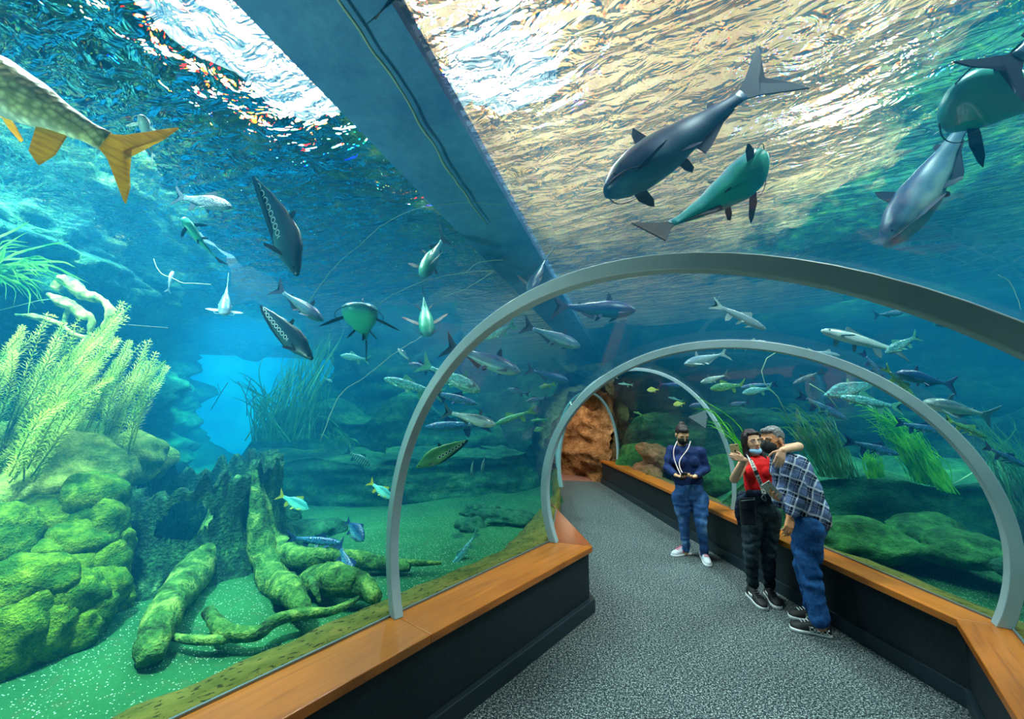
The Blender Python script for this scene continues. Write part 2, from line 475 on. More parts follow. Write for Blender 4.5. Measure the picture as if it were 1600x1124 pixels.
for i in range(n):
    for j in range(n):
        cx = -9 + 22 * (i + .5) / n; cyy = -8 + 26 * (j + .5) / n
        if not in_sky(cx, cyy): bm.faces.new((g[i][j], g[i + 1][j], g[i + 1][j + 1], g[i][j + 1]))
bmesh.ops.delete(bm, geom=[v for v in bm.verts if not v.link_faces], context='VERTS')
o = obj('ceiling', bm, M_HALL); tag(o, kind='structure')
# concrete beam across the pool
m = N('wet_concrete'); co = m.coord('Object'); n1 = m.noise(co, 2.2, 5, .6); n2 = m.noise(co, 16, 3)
M_BEAM = m.pbr(m.ramp(m.math('ADD', m.math('MULTIPLY', n1, .7), m.math('MULTIPLY', n2, .3)), [(.3, sr(84, 112, 170)), (.7, sr(130, 160, 205))]), .8, m.bump(n2, .3, .02), .3)
bm = bmesh.new()
A = []
for s in range(-16, 29):
    c = Vector((BX0, BY0, 0)) + BD * (s * .45)
    w = .31
    A.append([c - BN * w + Vector((0, 0, 3.47)), c + BN * w + Vector((0, 0, 3.47)), c + BN * w + Vector((0, 0, 3.58)), c - BN * w + Vector((0, 0, 3.58))])
loft(bm, A); o = obj('trim_3', bm, M_BEAM, sm=False); tag(o, kind='structure')
# root strand hanging under the beam
M_ROOT = plain('pale_root', sr(200, 180, 160), .8)
bm = bmesh.new(); q = []
for k, (px, py) in enumerate([(528, 0), (560, 42), (584, 80), (612, 118), (636, 160), (668, 210), (700, 262), (724, 300), (760, 350)]):
    p = onz(px, py, 3.44); q.append(p)
q = spline(q, 6); q = [p + Vector((.02 * noise.noise(p * 6), .02 * noise.noise(p * 7 + Vector((5, 0, 0))), .006 * noise.noise(p * 4))) for p in q]
tube(bm, q, [.0075 + .003 * noise.noise(p * 5) for p in q], 6)
tag(obj('hanging_root', bm, M_ROOT), 'pale wavy root strand running along the underside of the blue concrete beam', 'root')

# ---------- tank bed and walls
m = N('sand'); co = m.coord('Object')
n1 = m.noise(co, 1.2, 4); n2 = m.noise(co, 120, 2, .7); n3 = m.noise(co, 12, 4)
c = m.ramp(n1, [(.3, sr(20, 76, 44)), (.7, sr(46, 106, 60))])
v = m.n('TexVoronoi', {'Vector': co, 'Scale': 85.0}).outputs
peb = m.math('LESS_THAN', v[0], .28); big = m.math('GREATER_THAN', m.n('SeparateColor', {0: v[1]}).outputs[0], .74)
c = m.mix(m.math('MULTIPLY', m.math('MULTIPLY', peb, big), .75), c, sr(225, 240, 215))
drk = m.math('LESS_THAN', n3, .40)
c = m.mix(m.math('MULTIPLY', drk, .45), c, sr(60, 84, 50))
M_SAND = m.pbr(c, .9, m.bump(m.math('ADD', n2, m.math('MULTIPLY', n3, 3.0)), .6, .02), .2)
def sand_z(x, y):
    return .30 + .07 * fbm((x * .5, y * .5, 7), 3) + .02 * fbm((x * 2.4, y * 2.4, 2), 3)
from mathutils.geometry import intersect_point_line
def inside_tube(x, y, grow=.0):
    L = offset_line(0, .0); R = offset_line(1, .0)
    poly = [p.xy for p in L] + [Vector((.3, 10)), Vector((-.7, 11)), Vector((-1.8, 11.5)), Vector((-1.2, 13.8)), Vector((1.0, 12.6)), Vector((2.1, 11.2))] + [p.xy for p in R[::-1]]
    c = False; j = len(poly) - 1
    for i in range(len(poly)):
        if (poly[i].y > y) != (poly[j].y > y) and x < (poly[j].x - poly[i].x) * (y - poly[i].y) / (poly[j].y - poly[i].y) + poly[i].x: c = not c
        j = i
    return c
bm = bmesh.new(); NX, NY = 150, 140; g = []
for i in range(NX + 1):
    g.append([bm.verts.new((x, y, sand_z(x, y))) for x, y in [(-10 + 22 * i / NX, -6 + 20 * j / NY) for j in range(NY + 1)]])
for i in range(NX):
    for j in range(NY):
        x, y = -10 + 22 * (i + .5) / NX, -6 + 20 * (j + .5) / NY
        if not inside_tube(x, y): bm.faces.new((g[i][j], g[i + 1][j], g[i + 1][j + 1], g[i][j + 1]))
bmesh.ops.delete(bm, geom=[v for v in bm.verts if not v.link_faces], context='VERTS')
tag(obj('ground', bm, M_SAND), kind='structure')

M_ROCKD = rockmat('deep_rock', [sr(8, 26, 26), sr(20, 52, 44), sr(44, 88, 60), sr(90, 130, 80)], .7, .12, strat=.5)
def wall(name, pts, z0, z1, amp, seed, terr=.5, nz=56, mt=None, step=.16):
    """rock wall along a plan polyline, terraced into ledges"""
    q = []
    for a, b in zip(pts, pts[1:]):
        a = Vector((*a, 0)); b = Vector((*b, 0)); k = max(2, int((b - a).length / step))
        q += [a.lerp(b, s / k) for s in range(k)]
    q.append(Vector((*pts[-1], 0)))
    # smooth the plan
    for _ in range(8): q = [q[0]] + [(q[i - 1] + q[i] * 2 + q[i + 1]) / 4 for i in range(1, len(q) - 1)] + [q[-1]]
    bm = bmesh.new(); g = []
    for i, p in enumerate(q):
        t = (q[min(i + 1, len(q) - 1)] - q[max(i - 1, 0)]).normalized(); nn = Vector((t.y, -t.x, 0))
        col = []
        for k in range(nz + 1):
            z = z0 + (z1 - z0) * k / nz
            w = Vector((p.x * .6, p.y * .6, seed))
            zz = z + .35 * fbm(w, 3)
            tz = zz * 2.3; st = math.floor(tz) + smooth((tz - math.floor(tz)) * 2.6 - .8)
            back = terr * (-(st / 2.3) * .42)
            d = back + amp * fbm((p.x * .55, p.y * .55, z * 1.3 + seed), 5) + .10 * fbm((p.x * 2, p.y * 2, z * 7 + seed), 4)
            col.append(bm.verts.new(p + nn * d + Vector((0, 0, z))))
        g.append(col)
    for i in range(len(g) - 1):
        for k in range(nz): bm.faces.new((g[i][k], g[i + 1][k], g[i + 1][k + 1], g[i][k + 1]))
    return tag(obj(name, bm, mt or M_ROCKD), kind='structure')
wall('wall_left', [(-5.2, -4), (-5.6, 0), (-5.8, 3), (-5.7, 5.4), (-6.6, 8.6), (-9, 12)], .1, 4.6, .8, 1)
wall('wall_back', [(-6.6, 12.5), (-5.4, 9.9), (-4, 9.0), (-2.0, 9.1), (-.8, 9.6), (-.2, 10.4), (-1.6, 12), (-2.4, 13.5)], .1, 4.6, .5, 5, .8)
wall('wall_front', [(.6, 14), (1.9, 12.2), (2.9, 11.0), (4.4, 11.0), (6.6, 9.6), (8.4, 7.2), (9.2, 4), (8.8, 0), (8.0, -4)], .1, 4.6, .7, 9, .9)
wall('wall_right', [(8.0, -4), (3, -6), (-2, -6), (-5.2, -4)], .1, 4.6, .4, 13)
# far arch of rock over the bright opening
# hall walls above the water
M_HW = rockmat('hall_wall', [sr(16, 50, 60), sr(30, 84, 84), sr(60, 120, 90), sr(150, 180, 120)], .9, .2)
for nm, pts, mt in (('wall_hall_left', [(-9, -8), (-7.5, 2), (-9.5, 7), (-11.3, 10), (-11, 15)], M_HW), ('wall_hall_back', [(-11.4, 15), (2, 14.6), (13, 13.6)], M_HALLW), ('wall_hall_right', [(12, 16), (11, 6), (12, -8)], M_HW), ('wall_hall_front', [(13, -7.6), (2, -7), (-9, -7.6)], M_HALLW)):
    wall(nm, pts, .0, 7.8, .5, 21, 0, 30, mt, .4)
# glowing sheet set in the opening, standing in for sunlit water beyond
m = N('glow_water'); co = m.coord('Object'); n1 = m.noise(co, .7, 3)
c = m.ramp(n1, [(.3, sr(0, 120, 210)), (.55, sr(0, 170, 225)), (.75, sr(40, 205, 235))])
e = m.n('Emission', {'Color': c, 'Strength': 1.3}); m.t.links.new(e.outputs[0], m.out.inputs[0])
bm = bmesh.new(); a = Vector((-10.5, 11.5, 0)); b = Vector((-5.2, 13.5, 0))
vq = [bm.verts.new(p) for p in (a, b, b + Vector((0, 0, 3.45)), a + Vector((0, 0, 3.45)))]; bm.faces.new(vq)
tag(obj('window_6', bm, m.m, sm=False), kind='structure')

# rock tunnel at the far end
M_TAN = rockmat('tan_rock', [sr(84, 56, 32), sr(150, 108, 68), sr(196, 150, 102), sr(226, 186, 138)], 1.1, .10, bst=.9)
def tube_rock(name, grow, amp, rng, mt, seed, half=False):
    secs = []
    base = [(Vector(((RIB[5][0][0] + RIB[5][1][0]) / 2, (RIB[5][0][1] + RIB[5][1][1]) / 2, 0)), math.atan2(9.68 - 8.79, 1.692), .974, 1.417, .808)]
    base += [(Vector((x, y, 0)), an, a, 1.6, .85) for x, y, an, a in _tu]
    pts = []
    for s in range(len(base) - 1):
        for t in range(9):
            A, B = base[s], base[s + 1]; f = t / 9
            pts.append((A[0].lerp(B[0], f), lerp(A[1], B[1], f), lerp(A[2], B[2], f), lerp(A[3], B[3], f), lerp(A[4], B[4], f)))
    pts.append(base[-1])
    pts = pts[rng[0]:rng[1]]
    bm = bmesh.new(); g = []
    for c, an, a, b, zc in pts:
        u = Vector((math.cos(an), math.sin(an), 0)); row = []
        for k in range(61):
            t = (PI * 1.26 - PI * 1.52 * k / 60) if not half else (PI * .55 - PI * .71 * k / 60)
            d = u * math.cos(t) + Vector((0, 0, math.sin(t)))
            p = c + u * (a + grow) * math.cos(t) + Vector((0, 0, zc + (b + grow) * math.sin(t)))
            r = fbm(p * 1.1 + Vector((seed, 0, 0)), 5)
            r2 = abs(fbm(p * 2.3 + Vector((seed, 4, 0)), 4))
            row.append(bm.verts.new(p + d * amp * (r * 1.1 + r2 * .9)))
        g.append(row)
    for i in range(len(g) - 1):
        for k in range(60): bm.faces.new((g[i][k], g[i + 1][k], g[i + 1][k + 1], g[i][k + 1]))
    return tag(obj(name, bm, mt), kind='structure')
tube_rock('wall_rock_tunnel', -.02, .25, (1, 16), M_TAN, 3)
wall('wall_rock_end', [(2.42, 9.85), (2.15, 10.5), (1.75, 11.2), (1.0, 11.7), (.1, 11.85), (-1.0, 11.7)], -.1, 3.0, .33, 33, 0, 44, M_TAN, .07)
M_COLLAR = rockmat('collar_rock', [sr(70, 66, 40), sr(120, 108, 64), sr(160, 140, 90)], 1.5, .05)
tube_rock('wall_rock_collar', .34, .25, (0, 6), M_COLLAR, 8, True)
tube_rock('wall_rock_outer', .33, .28, (2, 28), M_ROCKD, 12)
# pinkish floor of the rock tunnel
m = N('pink_floor'); nz = m.noise(m.coord('Object'), 14, 4)
M_PINK = m.pbr(m.ramp(nz, [(.3, sr(120, 84, 78)), (.7, sr(176, 132, 120))]), .7, m.bump(nz, .3, .01), .3)
bm = bmesh.new()
pl = [tuple((e2 - ed * 1.7)[:2]), (e2.x, e2.y), (2.5, 10.8), (1.6, 13), (-1, 14.5), (-3, 13), (-1.4, 11), (.2, 9.9)]
prism(bm, pl, -.14, -.004)
tag(obj('floor_rock_tunnel', bm, M_PINK, sm=False), kind='structure')

# ---------- light
def spot(name, loc, tgt, ang, power, col, blend=.5, rad=.3):
    l = bpy.data.lights.new(name, 'SPOT'); l.energy = power; l.color = col; l.spot_size = ang; l.spot_blend = blend; l.shadow_soft_size = rad
    o = bpy.data.objects.new(name, l); COL.objects.link(o); o.location = loc
    o.rotation_euler = (Vector(tgt) - Vector(loc)).to_track_quat('-Z', 'Y').to_euler(); return o
spot('pool_fill', (-4.2, 6.4, 5.6), (-6.6, 9.6, 1.2), .75, LP_['spot'], (.75, .95, 1), .8)  # added spot that makes the turquoise glow in the water
spot('pool_low_fill', (-3.3, .3, .5), (-1.7, 2.3, 3.3), 1.5, LP_['upl'], (1, .97, .85), .8, .15)  # added fill that brightens fish bellies and outcrops from below
spot('plant_fill', (-3.0, 1.6, 5.8), (-3.9, 3.0, .8), 1.2, LP_['plant'], (1, .98, .85), .6)  # added fill that brightens the left rocks and plants
w = bpy.data.worlds.new('world'); SC.world = w; w.use_nodes = True
nt = w.node_tree; nt.nodes.clear(); ou = nt.nodes.new('ShaderNodeOutputWorld'); bg = nt.nodes.new('ShaderNodeBackground')
bg.inputs[0].default_value = (.80, .93, 1, 1); bg.inputs[1].default_value = 2.5; nt.links.new(bg.outputs[0], ou.inputs[0])
def area(name, loc, rot, size, power, col=(1, 1, 1), shape='RECTANGLE', spread=PI):
    l = bpy.data.lights.new(name, 'AREA'); l.shape = shape; l.size = size[0]
    if shape == 'RECTANGLE': l.size_y = size[1]
    l.energy = power; l.color = col; l.spread = spread
    o = bpy.data.objects.new(name, l); COL.objects.link(o); o.location = loc; o.rotation_euler = rot; return o
bang = math.atan2(BD.y, BD.x)
c = Vector((BX0, BY0, 6.4)) + BN * (-3.6) + BD * 1.6
area('skylight', c, (0, 0, bang), (4.4, 2.6), LP_['sky'], (1, .98, .92))
area('round_skylight', (SK2[0], SK2[1], 6.3), (0, 0, 0), (1.5, 1.5), LP_['sk2'], (1, .98, .95), 'DISK')
area('ceiling_fill', Vector((BX0, BY0, 3.8)) + BD * 3, (PI, 0, bang), (9, .5), LP_['up'], (1, .93, .82))  # unseen fill added above the beam to brighten the rock ceiling
for px_, py_ in ((5.6, 1.8), (5.0, 5.4), (7.5, 3.5)): spot('pool_fill', (px_, py_, 6.1), (px_, py_, 0), 2.3, LP_['pool'] * 2.6, (1, .97, .9), .9, .5)  # added overhead fills for the right side of the tank
spot('pool_fill', (-2.2, 7.6, 6.1), (-2.2, 7.6, 0), 2.2, LP_['pool'] * 1.6, (.9, .97, 1), .9, .12)  # one more added fill, over the back of the tank
area('rock_mouth_fill', (1.25, 10.3, 2.05), (0, 0, 0), (.5, .5), LP_['tun'], (1, .85, .65))  # added fill inside the rock tunnel, no lamp body
area('ceiling_fill', (7.5, 5, 3.9), (PI, 0, 0), (3, 10), LP_['up2'], (1, .93, .82))  # second unseen fill, added for the ceiling on the right
spot('walkway_fill', (2.2, 1.0, 6.1), (2.2, 3.4, 0), 1.7, LP_['tsk'] * 2.5, (1, .97, .93), .9, .25)  # added fill that brightens the people and the carpet
spot('walkway_fill', (1.0, 5.4, 6.1), (1.8, 6.0, 0), 1.6, LP_['tsk'] * 1.6, (1, .97, .93), .9, .25)  # added fill for the far half of the walkway
# ---------- mossy rocks
M_MOSS = rockmat('mossy_rock', [sr(20, 60, 20), sr(50, 96, 22), sr(120, 146, 34), sr(206, 204, 80)], 1.6, .05, bst=.9)
M_MOSSD = rockmat('dark_mossy_rock', [sr(8, 36, 24), sr(24, 70, 38), sr(52, 110, 54), sr(96, 150, 80)], 1.2, .06)
M_PALE = rockmat('pale_rock', [sr(50, 90, 50), sr(120, 144, 64), sr(196, 190, 90), sr(240, 226, 130)], 1.2, .06)
M_REDR = rockmat('red_rock', [sr(60, 50, 30), sr(130, 90, 60), sr(176, 110, 84), sr(170, 140, 90)], 2.2, .05)
def rock(c, s, seed=0, mt=None, name='boulder', label=None, cat='rock', group=None, amp=.32, fr=1.1, rot=(0, 0, 0), sub=4, flat=.0):
    bm = bmesh.new(); bmesh.ops.create_icosphere(bm, subdivisions=sub, radius=1)
    R = Euler(rot).to_matrix(); s = Vector(s)
    for v in bm.verts:
        d = v.co.normalized(); q = d * fr + Vector((seed * 3.7, seed * 1.3, seed * 2.1))
        r = 1 + amp * fbm(q, 2) + amp * .45 * fbm(q * 2.6, 4) - amp * .35 * abs(noise.noise(q * 1.9))
        p = d * r
        if flat and p.z > flat: p.z = flat + (p.z - flat) * .25
        v.co = R @ Vector((p.x * s.x, p.y * s.y, p.z * s.z))
    me = bpy.data.meshes.new(name); bm.to_mesh(me); bm.free()
    o = link(name, me, mt or M_MOSS); o.location = c
    return tag(o, label, cat, group)
def rockp(px, py, Y, w, h, seed, mt=None, dep=None, **k):
    """rock whose outline covers w x h pixels around (px, py) at Y"""
    k_ = Y / F
    return rock(P(px, py, Y), (w * k_ / 2, dep or (w + h) * k_ / 4, h * k_ / 2), seed, mt, **k)
# pile of knobbly mossy boulders at the left edge
pile = [  # px, py, Y, w, h
    (20, 985, 2.55, 110, 110, 0), (-20, 860, 2.7, 90, 100, 0), (45, 925, 2.6, 90, 90, 0), (-8, 1045, 2.45, 80, 90, 0), (95, 945, 2.7, 85, 80, 0), (75, 985, 2.6, 60, 70, 0), (110, 990, 2.7, 60, 60, 0),
    (20, 865, 2.85, 80, 60, 0), (78, 880, 2.9, 80, 60, 0), (120, 905, 2.95, 70, 70, 0), (150, 890, 3.05, 60, 70, 0), (135, 960, 2.8, 62, 62, 0), (160, 925, 2.95, 50, 60, 0),
    (50, 820, 3.1, 130, 70, 0), (120, 848, 3.05, 90, 60, 0), (150, 830, 3.15, 60, 80, 0), (10, 790, 3.2, 90, 60, 1), (145, 780, 3.2, 60, 70, 0), (95, 800, 3.25, 90, 60, 0),
    (40, 765, 3.4, 170, 90, 1), (110, 735, 3.5, 120, 90, 1), (20, 720, 3.5, 120, 90, 1), (195, 715, 3.9, 90, 60, 1), (85, 695, 3.8, 110, 60, 1), (230, 720, 4.2, 60, 50, 1), (170, 860, 3.2, 50, 60, 0), (182, 937, 3.15, 36, 38, 0)]
lb = ['lowest green mossy boulder at the left edge of the heap', 'round mossy boulder half cut off at the left edge, lower heap', 'fist shaped mossy boulder low in the heap at left', 'mossy boulder sunk in the sand at the bottom left', 'mossy boulder with a shaded hollow under it, low in the heap', 'small mossy boulder wedged low among the heap', 'small mossy boulder at the sandy foot of the heap',
      'flattish mossy boulder above the lowest row at left', 'domed mossy boulder in the middle row of the heap', 'rounded mossy boulder near the right flank of the heap', 'mossy boulder at the right flank, next to the tree stump', 'bright green boulder at the right foot of the heap', 'narrow mossy boulder on the right foot of the heap',
      'wide bright green boulder across the middle of the heap', 'mossy boulder right of the wide green one', 'upright mossy boulder facing the stump', 'pale sunlit boulder in the middle at the left edge', 'knob shaped boulder standing highest beside the stump', 'mossy boulder below the pale sunlit rocks',
      'broad pale yellow rock slab lit by the sun at left', 'pale yellow rock above the knob shaped boulder', 'pale rock at the left edge under the feathery plants', 'pale rounded rock just behind the jagged stump rim', 'smooth pale green dome below the feathery plants', 'small pale rock behind the stump rim', 'mossy boulder pressed against the left side of the stump', 'small dark round stone on sand between heap and stump']
for i, (px, py, Y, w_, h_, t) in enumerate(pile):
    rockp(px, py, Y, w_ * 1.2, h_ * 1.25, i + 1, (M_MOSS, M_PALE)[t], label=lb[i], group='mossy boulders heaped beside the stump', amp=.22, fr=1.0)
# a bank of rock under the heap so that it does not hover
def ledge(name, pts, h, depth, seed, mt, label, kind=None, amp=.3, z0=.1, lay=6):
    q = []
    for a, b in zip(pts, pts[1:]):
        a = Vector((*a, 0)); b = Vector((*b, 0)); k = max(2, int((b - a).length / .1)); q += [a.lerp(b, s / k) for s in range(k)]
    q.append(Vector((*pts[-1], 0)))
    for _ in range(6): q = [q[0]] + [(q[i - 1] + q[i] * 2 + q[i + 1]) / 4 for i in range(1, len(q) - 1)] + [q[-1]]
    bm = bmesh.new(); rings = []
    for i, p in enumerate(q):
        t = (q[min(i + 1, len(q) - 1)] - q[max(i - 1, 0)]).normalized(); nn = Vector((t.y, -t.x, 0))
        e = min(1, min(i, len(q) - 1 - i) / 8 + .15)
        H_ = h * (1 + .22 * fbm((p.x * .8, p.y * .8, seed), 3)) * (.35 + .65 * smooth(e)); D_ = depth * (.5 + .5 * e)
        r = []
        for k in range(40):
            f = k / 39
            if f < .55:
                z = z0 + (H_ - z0) * smooth(f / .55) ** .9; d = -.12 * f
                s_ = z * lay; d += .06 * (abs((s_ % 1) - .5) * 2) + amp * fbm((p.x * .9, p.y * .9, z * 2 + seed), 4) * (.6 if f < .5 else .3)
            elif f < .9:
                g_ = (f - .55) / .35; z = H_ + .10 * g_ + .08 * fbm((p.x * 1.5, p.y * 1.5, g_ * 2 + seed), 4); d = -.12 - D_ * g_
            else:
                g_ = (f - .9) / .1; z = lerp(H_ + .1, z0, g_); d = -.12 - D_ - .1 * g_
            r.append(p + nn * d + Vector((0, 0, z)))
        rings.append(r)
    loft(bm, rings)
    o = obj(name, bm, mt); 
    return tag(o, label, None if kind else 'rock', None if kind else 'long rock ledges in the tank', kind)
ledge('rock_bank', [(-3.2, 2.1), (-3.45, 2.7), (-3.7, 3.6), (-4.0, 4.6)], .75, 1.4, 31, M_PALE, 'sunlit pale rock bank that the mossy boulders are heaped against')
M_MID = rockmat('ledge_rock', [sr(8, 34, 34), sr(22, 66, 52), sr(56, 110, 72), sr(120, 160, 110)], .9, .08, strat=.4)
ledge('rock_ledge', [(-4.9, 6.3), (-3.6, 6.7), (-2.2, 6.5), (-1.0, 7.0), (.1, 7.3), (.6, 8.2)], 1.0, .9, 41, M_MID, 'long dark layered rock ledge across the sand behind the stump')
ledge('rock_ledge', [(-5.3, 7.6), (-3.9, 8.1), (-2.4, 7.9), (-.9, 8.3), (.1, 8.9)], 1.75, .8, 45, M_MID, 'taller dim rock ledge behind the first, under the barbels and knifefish')
M_SHELF = rockmat('shelf_rock', [sr(8, 52, 40), sr(24, 84, 60), sr(48, 116, 76), sr(96, 156, 100)], .9, .08, strat=.4)
ledge('rock_ledge', [(2.55, 5.6), (3.3, 5.0), (4.2, 4.55), (5.6, 4.0), (7.2, 2.6), (8, .5)], .98, 1.7, 52, M_SHELF, 'flat topped dark green rock shelf right of the couple, grass growing on it', lay=4)
ledge('rock_ledge', [(2.6, 9.9), (3.3, 8.6), (5.0, 7.6), (7.4, 6.2), (8.6, 3.5)], 1.7, 1.2, 57, M_ROCKD, 'dim layered rock ledge far behind the grass at right', lay=7)
# right hand boulders
rt = [(1320, 848, 4.25, 190, 70, M_MOSSD, 'broad bright green mossy mound right behind the plaid shirted man'),
      (1452, 838, 4.15, 120, 56, M_MOSSD, 'rounded mossy boulder between the mound and the rock shelf'),
      (1508, 862, 3.75, 130, 52, M_MOSSD, 'low mossy boulder on the pale sand, right of the mound'),
      (1250, 812, 4.75, 90, 60, M_MOSSD, 'green boulder partly hidden behind the man at the rail'),
      (1590, 890, 3.3, 60, 30, M_MID, 'dark flat stone on the sand at the right edge')]
for i, (px, py, Y, w_, h_, mt, l) in enumerate(rt): rockp(px, py, Y, w_, h_, 60 + i, mt, label=l, amp=.25, group='mossy boulders by the right glass')
# mound behind the woman in the navy top
mm = [(1040, 745, 9.3, 150, 120, M_MOSSD, 'large green mossy mound behind the woman in the navy top', (0, .3, 0)),
      (1030, 716, 8.4, 70, 36, M_REDR, 'reddish brown rock on the green mound near the tunnel mouth', (0, .5, 0)),
      (1012, 750, 8.5, 50, 56, M_REDR, 'brown rough rock above the far ledge, next to the red one', (0, .2, 0)),
      (1130, 760, 6.9, 110, 80, M_MOSSD, 'green mossy rock between the navy topped woman and the couple', (0, .1, 0)),
      (1180, 745, 7.2, 150, 70, M_MOSSD, 'dark green rock behind the selfie woman', (0, 0, 0)),
      (1260, 765, 5.8, 110, 60, M_MOSSD, 'dark mossy rock behind the plaid shirted man', (0, 0, 0))]
for i, (px, py, Y, w_, h_, mt, l, rt_) in enumerate(mm): rockp(px, py, Y, w_, h_, 70 + i, mt, label=l, amp=.3, rot=rt_, group='rocks behind the far right ledge')
# overhanging outcrops upper left
M_OUT = rockmat('outcrop', [sr(6, 40, 50), sr(20, 84, 80), sr(76, 140, 96), sr(170, 200, 120)], 1.3, .10, bst=1)
oc = [(70, 300, 4.2, 260, 210, .3, 'big craggy outcrop high at left below the golden fish'),
      (50, 385, 3.7, 190, 130, .45, 'arched crag with a green lit edge above the long grass at left'),
      (180, 330, 5.0, 190, 180, .6, 'dim craggy outcrop behind the golden tail fin'),
      (170, 425, 4.9, 150, 90, .3, 'blue shadowed rock above the feathery plants'),
      (250, 390, 5.6, 90, 90, .2, 'small blue outcrop at the edge of the bright water')]
for i, (px, py, Y, w_, h_, ry, l) in enumerate(oc): rockp(px, py, Y, w_, h_, 90 + i, M_OUT, label=l, group='craggy outcrops at the upper left', amp=.6, fr=1.5, rot=(0, ry, 0), sub=5, dep=.9)

rockp(392, 520, 10.5, 190, 70, 131, M_OUT, label='blue shadowed rock hanging over the bright opening', amp=.5, fr=1.4, dep=.8)
# ---------- the hollow stump and its roots
m = N('stump_bark'); co = m.coord('Object')
n1 = m.noise(m.mapping(co, (7, 7, 1.4)), 1.6, 6, .65, .6); n2 = m.noise(co, 5, 5, .6); n3 = m.noise(co, 38, 3)
f = m.math('ADD', m.math('ADD', m.math('MULTIPLY', n1, .5), m.math('MULTIPLY', n2, .4)), m.math('MULTIPLY', n3, .12))
c = m.ramp(f, [(.36, sr(6, 22, 20)), (.48, sr(20, 56, 44)), (.58, sr(52, 100, 60)), (.72, sr(150, 190, 120))])
M_BARK = m.pbr(c, .9, m.bump(m.math('ADD', m.math('MULTIPLY', n1, 1.5), n3), .9, .05), .2)
m = N('root_bark'); co = m.coord('Object'); n1 = m.noise(co, 7, 6, .65, .5); n3 = m.noise(co, 42, 3)
c = m.ramp(m.math('ADD', m.math('MULTIPLY', n1, .8), m.math('MULTIPLY', n3, .2)), [(.36, sr(16, 40, 20)), (.5, sr(60, 104, 48)), (.62, sr(128, 150, 70)), (.75, sr(186, 160, 96))])
M_RBARK = m.pbr(c, .9, m.bump(m.math('ADD', n1, m.math('MULTIPLY', n3, .6)), .9, .04), .2)
SCn = onz(305, 905, .33); SCn.z = 0
stump = empty('tree_stump', SCn, 'hollow dark tree stump with jagged rim, a hole in its side and spreading roots', 'stump')
rgt = Vector((SCn.y, -SCn.x, 0)).normalized(); fwd = Vector((SCn.x, SCn.y, 0)).normalized()
ctr = SCn + fwd * .52
bm = bmesh.new(); nu, nv = 120, 44; wallv = []
hx, hz = -.10, .80                       # hole in the front
random.seed(5)
spike = [random.random() for _ in range(40)]
for side in (0, 1):
    g = []
    for k in range(nv + 1):
        f = k / nv; row = []
        for j in range(nu):
            a = 2 * PI * j / nu
            R_ = (.62 + .10 * (1 - f) ** 3 * 3) * (1 + .07 * math.sin(a * 3 + 1) + .10 * fbm((math.cos(a) * 1.5, math.sin(a) * 1.5, f * 1.2), 4) + .045 * abs(math.sin(a * 9 + 2 * fbm((math.cos(a), math.sin(a), f), 2))))
            if side: R_ -= .10
            sa = (a / (2 * PI) * 26) % 26; si = int(sa); fr_ = sa - si
            top = 1.08 + .13 * (1 - abs(fr_ - .5) * 2) * (.4 + 1.3 * spike[si]) + .10 * math.cos(a - .2)
            z = .25 + (top - .25) * f
            d = rgt * math.cos(a) * R_ * 1.04 + fwd * math.sin(a) * R_ * .85
            row.append(bm.verts.new(ctr + d + Vector((0, 0, z))))
        g.append(row)
    wallv.append(g)
def inhole(p):
    q = p - ctr; x = q.dot(rgt); y = q.dot(fwd)
    if y > 0: return False
    hx_, hz_ = x - hx, q.z - .84
    r = math.hypot(hx_ / .19, hz_ / .17); return r < 1 + .3 * noise.noise(Vector((hx_ * 6, hz_ * 6, 1))) and hz_ > -.17 - hx_ * .3
for s_, g in enumerate(wallv):
    for k in range(nv):
        for j in range(nu):
            q = [g[k][j], g[k][(j + 1) % nu], g[k + 1][(j + 1) % nu], g[k + 1][j]]
            if not inhole(sum((v.co for v in q), Vector()) / 4): bm.faces.new(q if s_ == 0 else q[::-1])
for j in range(nu):
    bm.faces.new((wallv[0][nv][j], wallv[0][nv][(j + 1) % nu], wallv[1][nv][(j + 1) % nu], wallv[1][nv][j]))
bmesh.ops.delete(bm, geom=[v for v in bm.verts if not v.link_faces], context='VERTS')
obj('trunk', bm, M_BARK, stump, normals=False)
def root(name, pts, rad, parent, mt=M_RBARK, n=14, knob=.16):
    q = spline(pts, 8); r = splr(rad, 8)
    bm = bmesh.new(); rings = []
    vs = tube(bm, q, r, n)
    for ring, c_ in zip(vs, q):
        for v in ring:
            d = v.co - c_; v.co = c_ + d * (1 + knob * 1.4 * fbm(v.co * 6, 4) + knob * .5 * noise.noise(v.co * 22))
    return obj(name, bm, mt, parent)
def gp(px, py, z=.36): return onz(px, py, z)
root('root', [P(352, 780, 4.2), P(328, 850, 3.85), P(300, 900, 3.5), gp(262, 950, .44), gp(240, 1000, .40), gp(236, 1034, .33)], [.10, .14, .14, .11, .09, .06], stump)
root('root', [P(398, 735, 4.0), P(405, 840, 3.9), P(425, 900, 3.7), gp(452, 925, .42), gp(468, 945, .40), gp(480, 965, .36)], [.02, .11, .12, .10, .07, .03], stump)
root('root', [P(400, 735, 4.1), P(412, 800, 4.1), P(425, 860, 4.05), P(470, 905, 3.9), gp(520, 905, .44), gp(560, 915, .40), gp(590, 935, .36)], [.015, .07, .12, .14, .12, .10, .05], stump)
root('root', [P(430, 850, 4.2), gp(470, 873, .48), gp(530, 872, .42), gp(590, 880, .36), gp(640, 888, .33)], [.10, .09, .085, .07, .04], stump)
root('root', [gp(325, 955, .42), gp(350, 985, .38), gp(400, 990, .36), gp(430, 970, .38), gp(470, 960, .38), gp(520, 955, .36), gp(560, 935, .36)], [.04, .05, .045, .04, .035, .03, .02], stump)
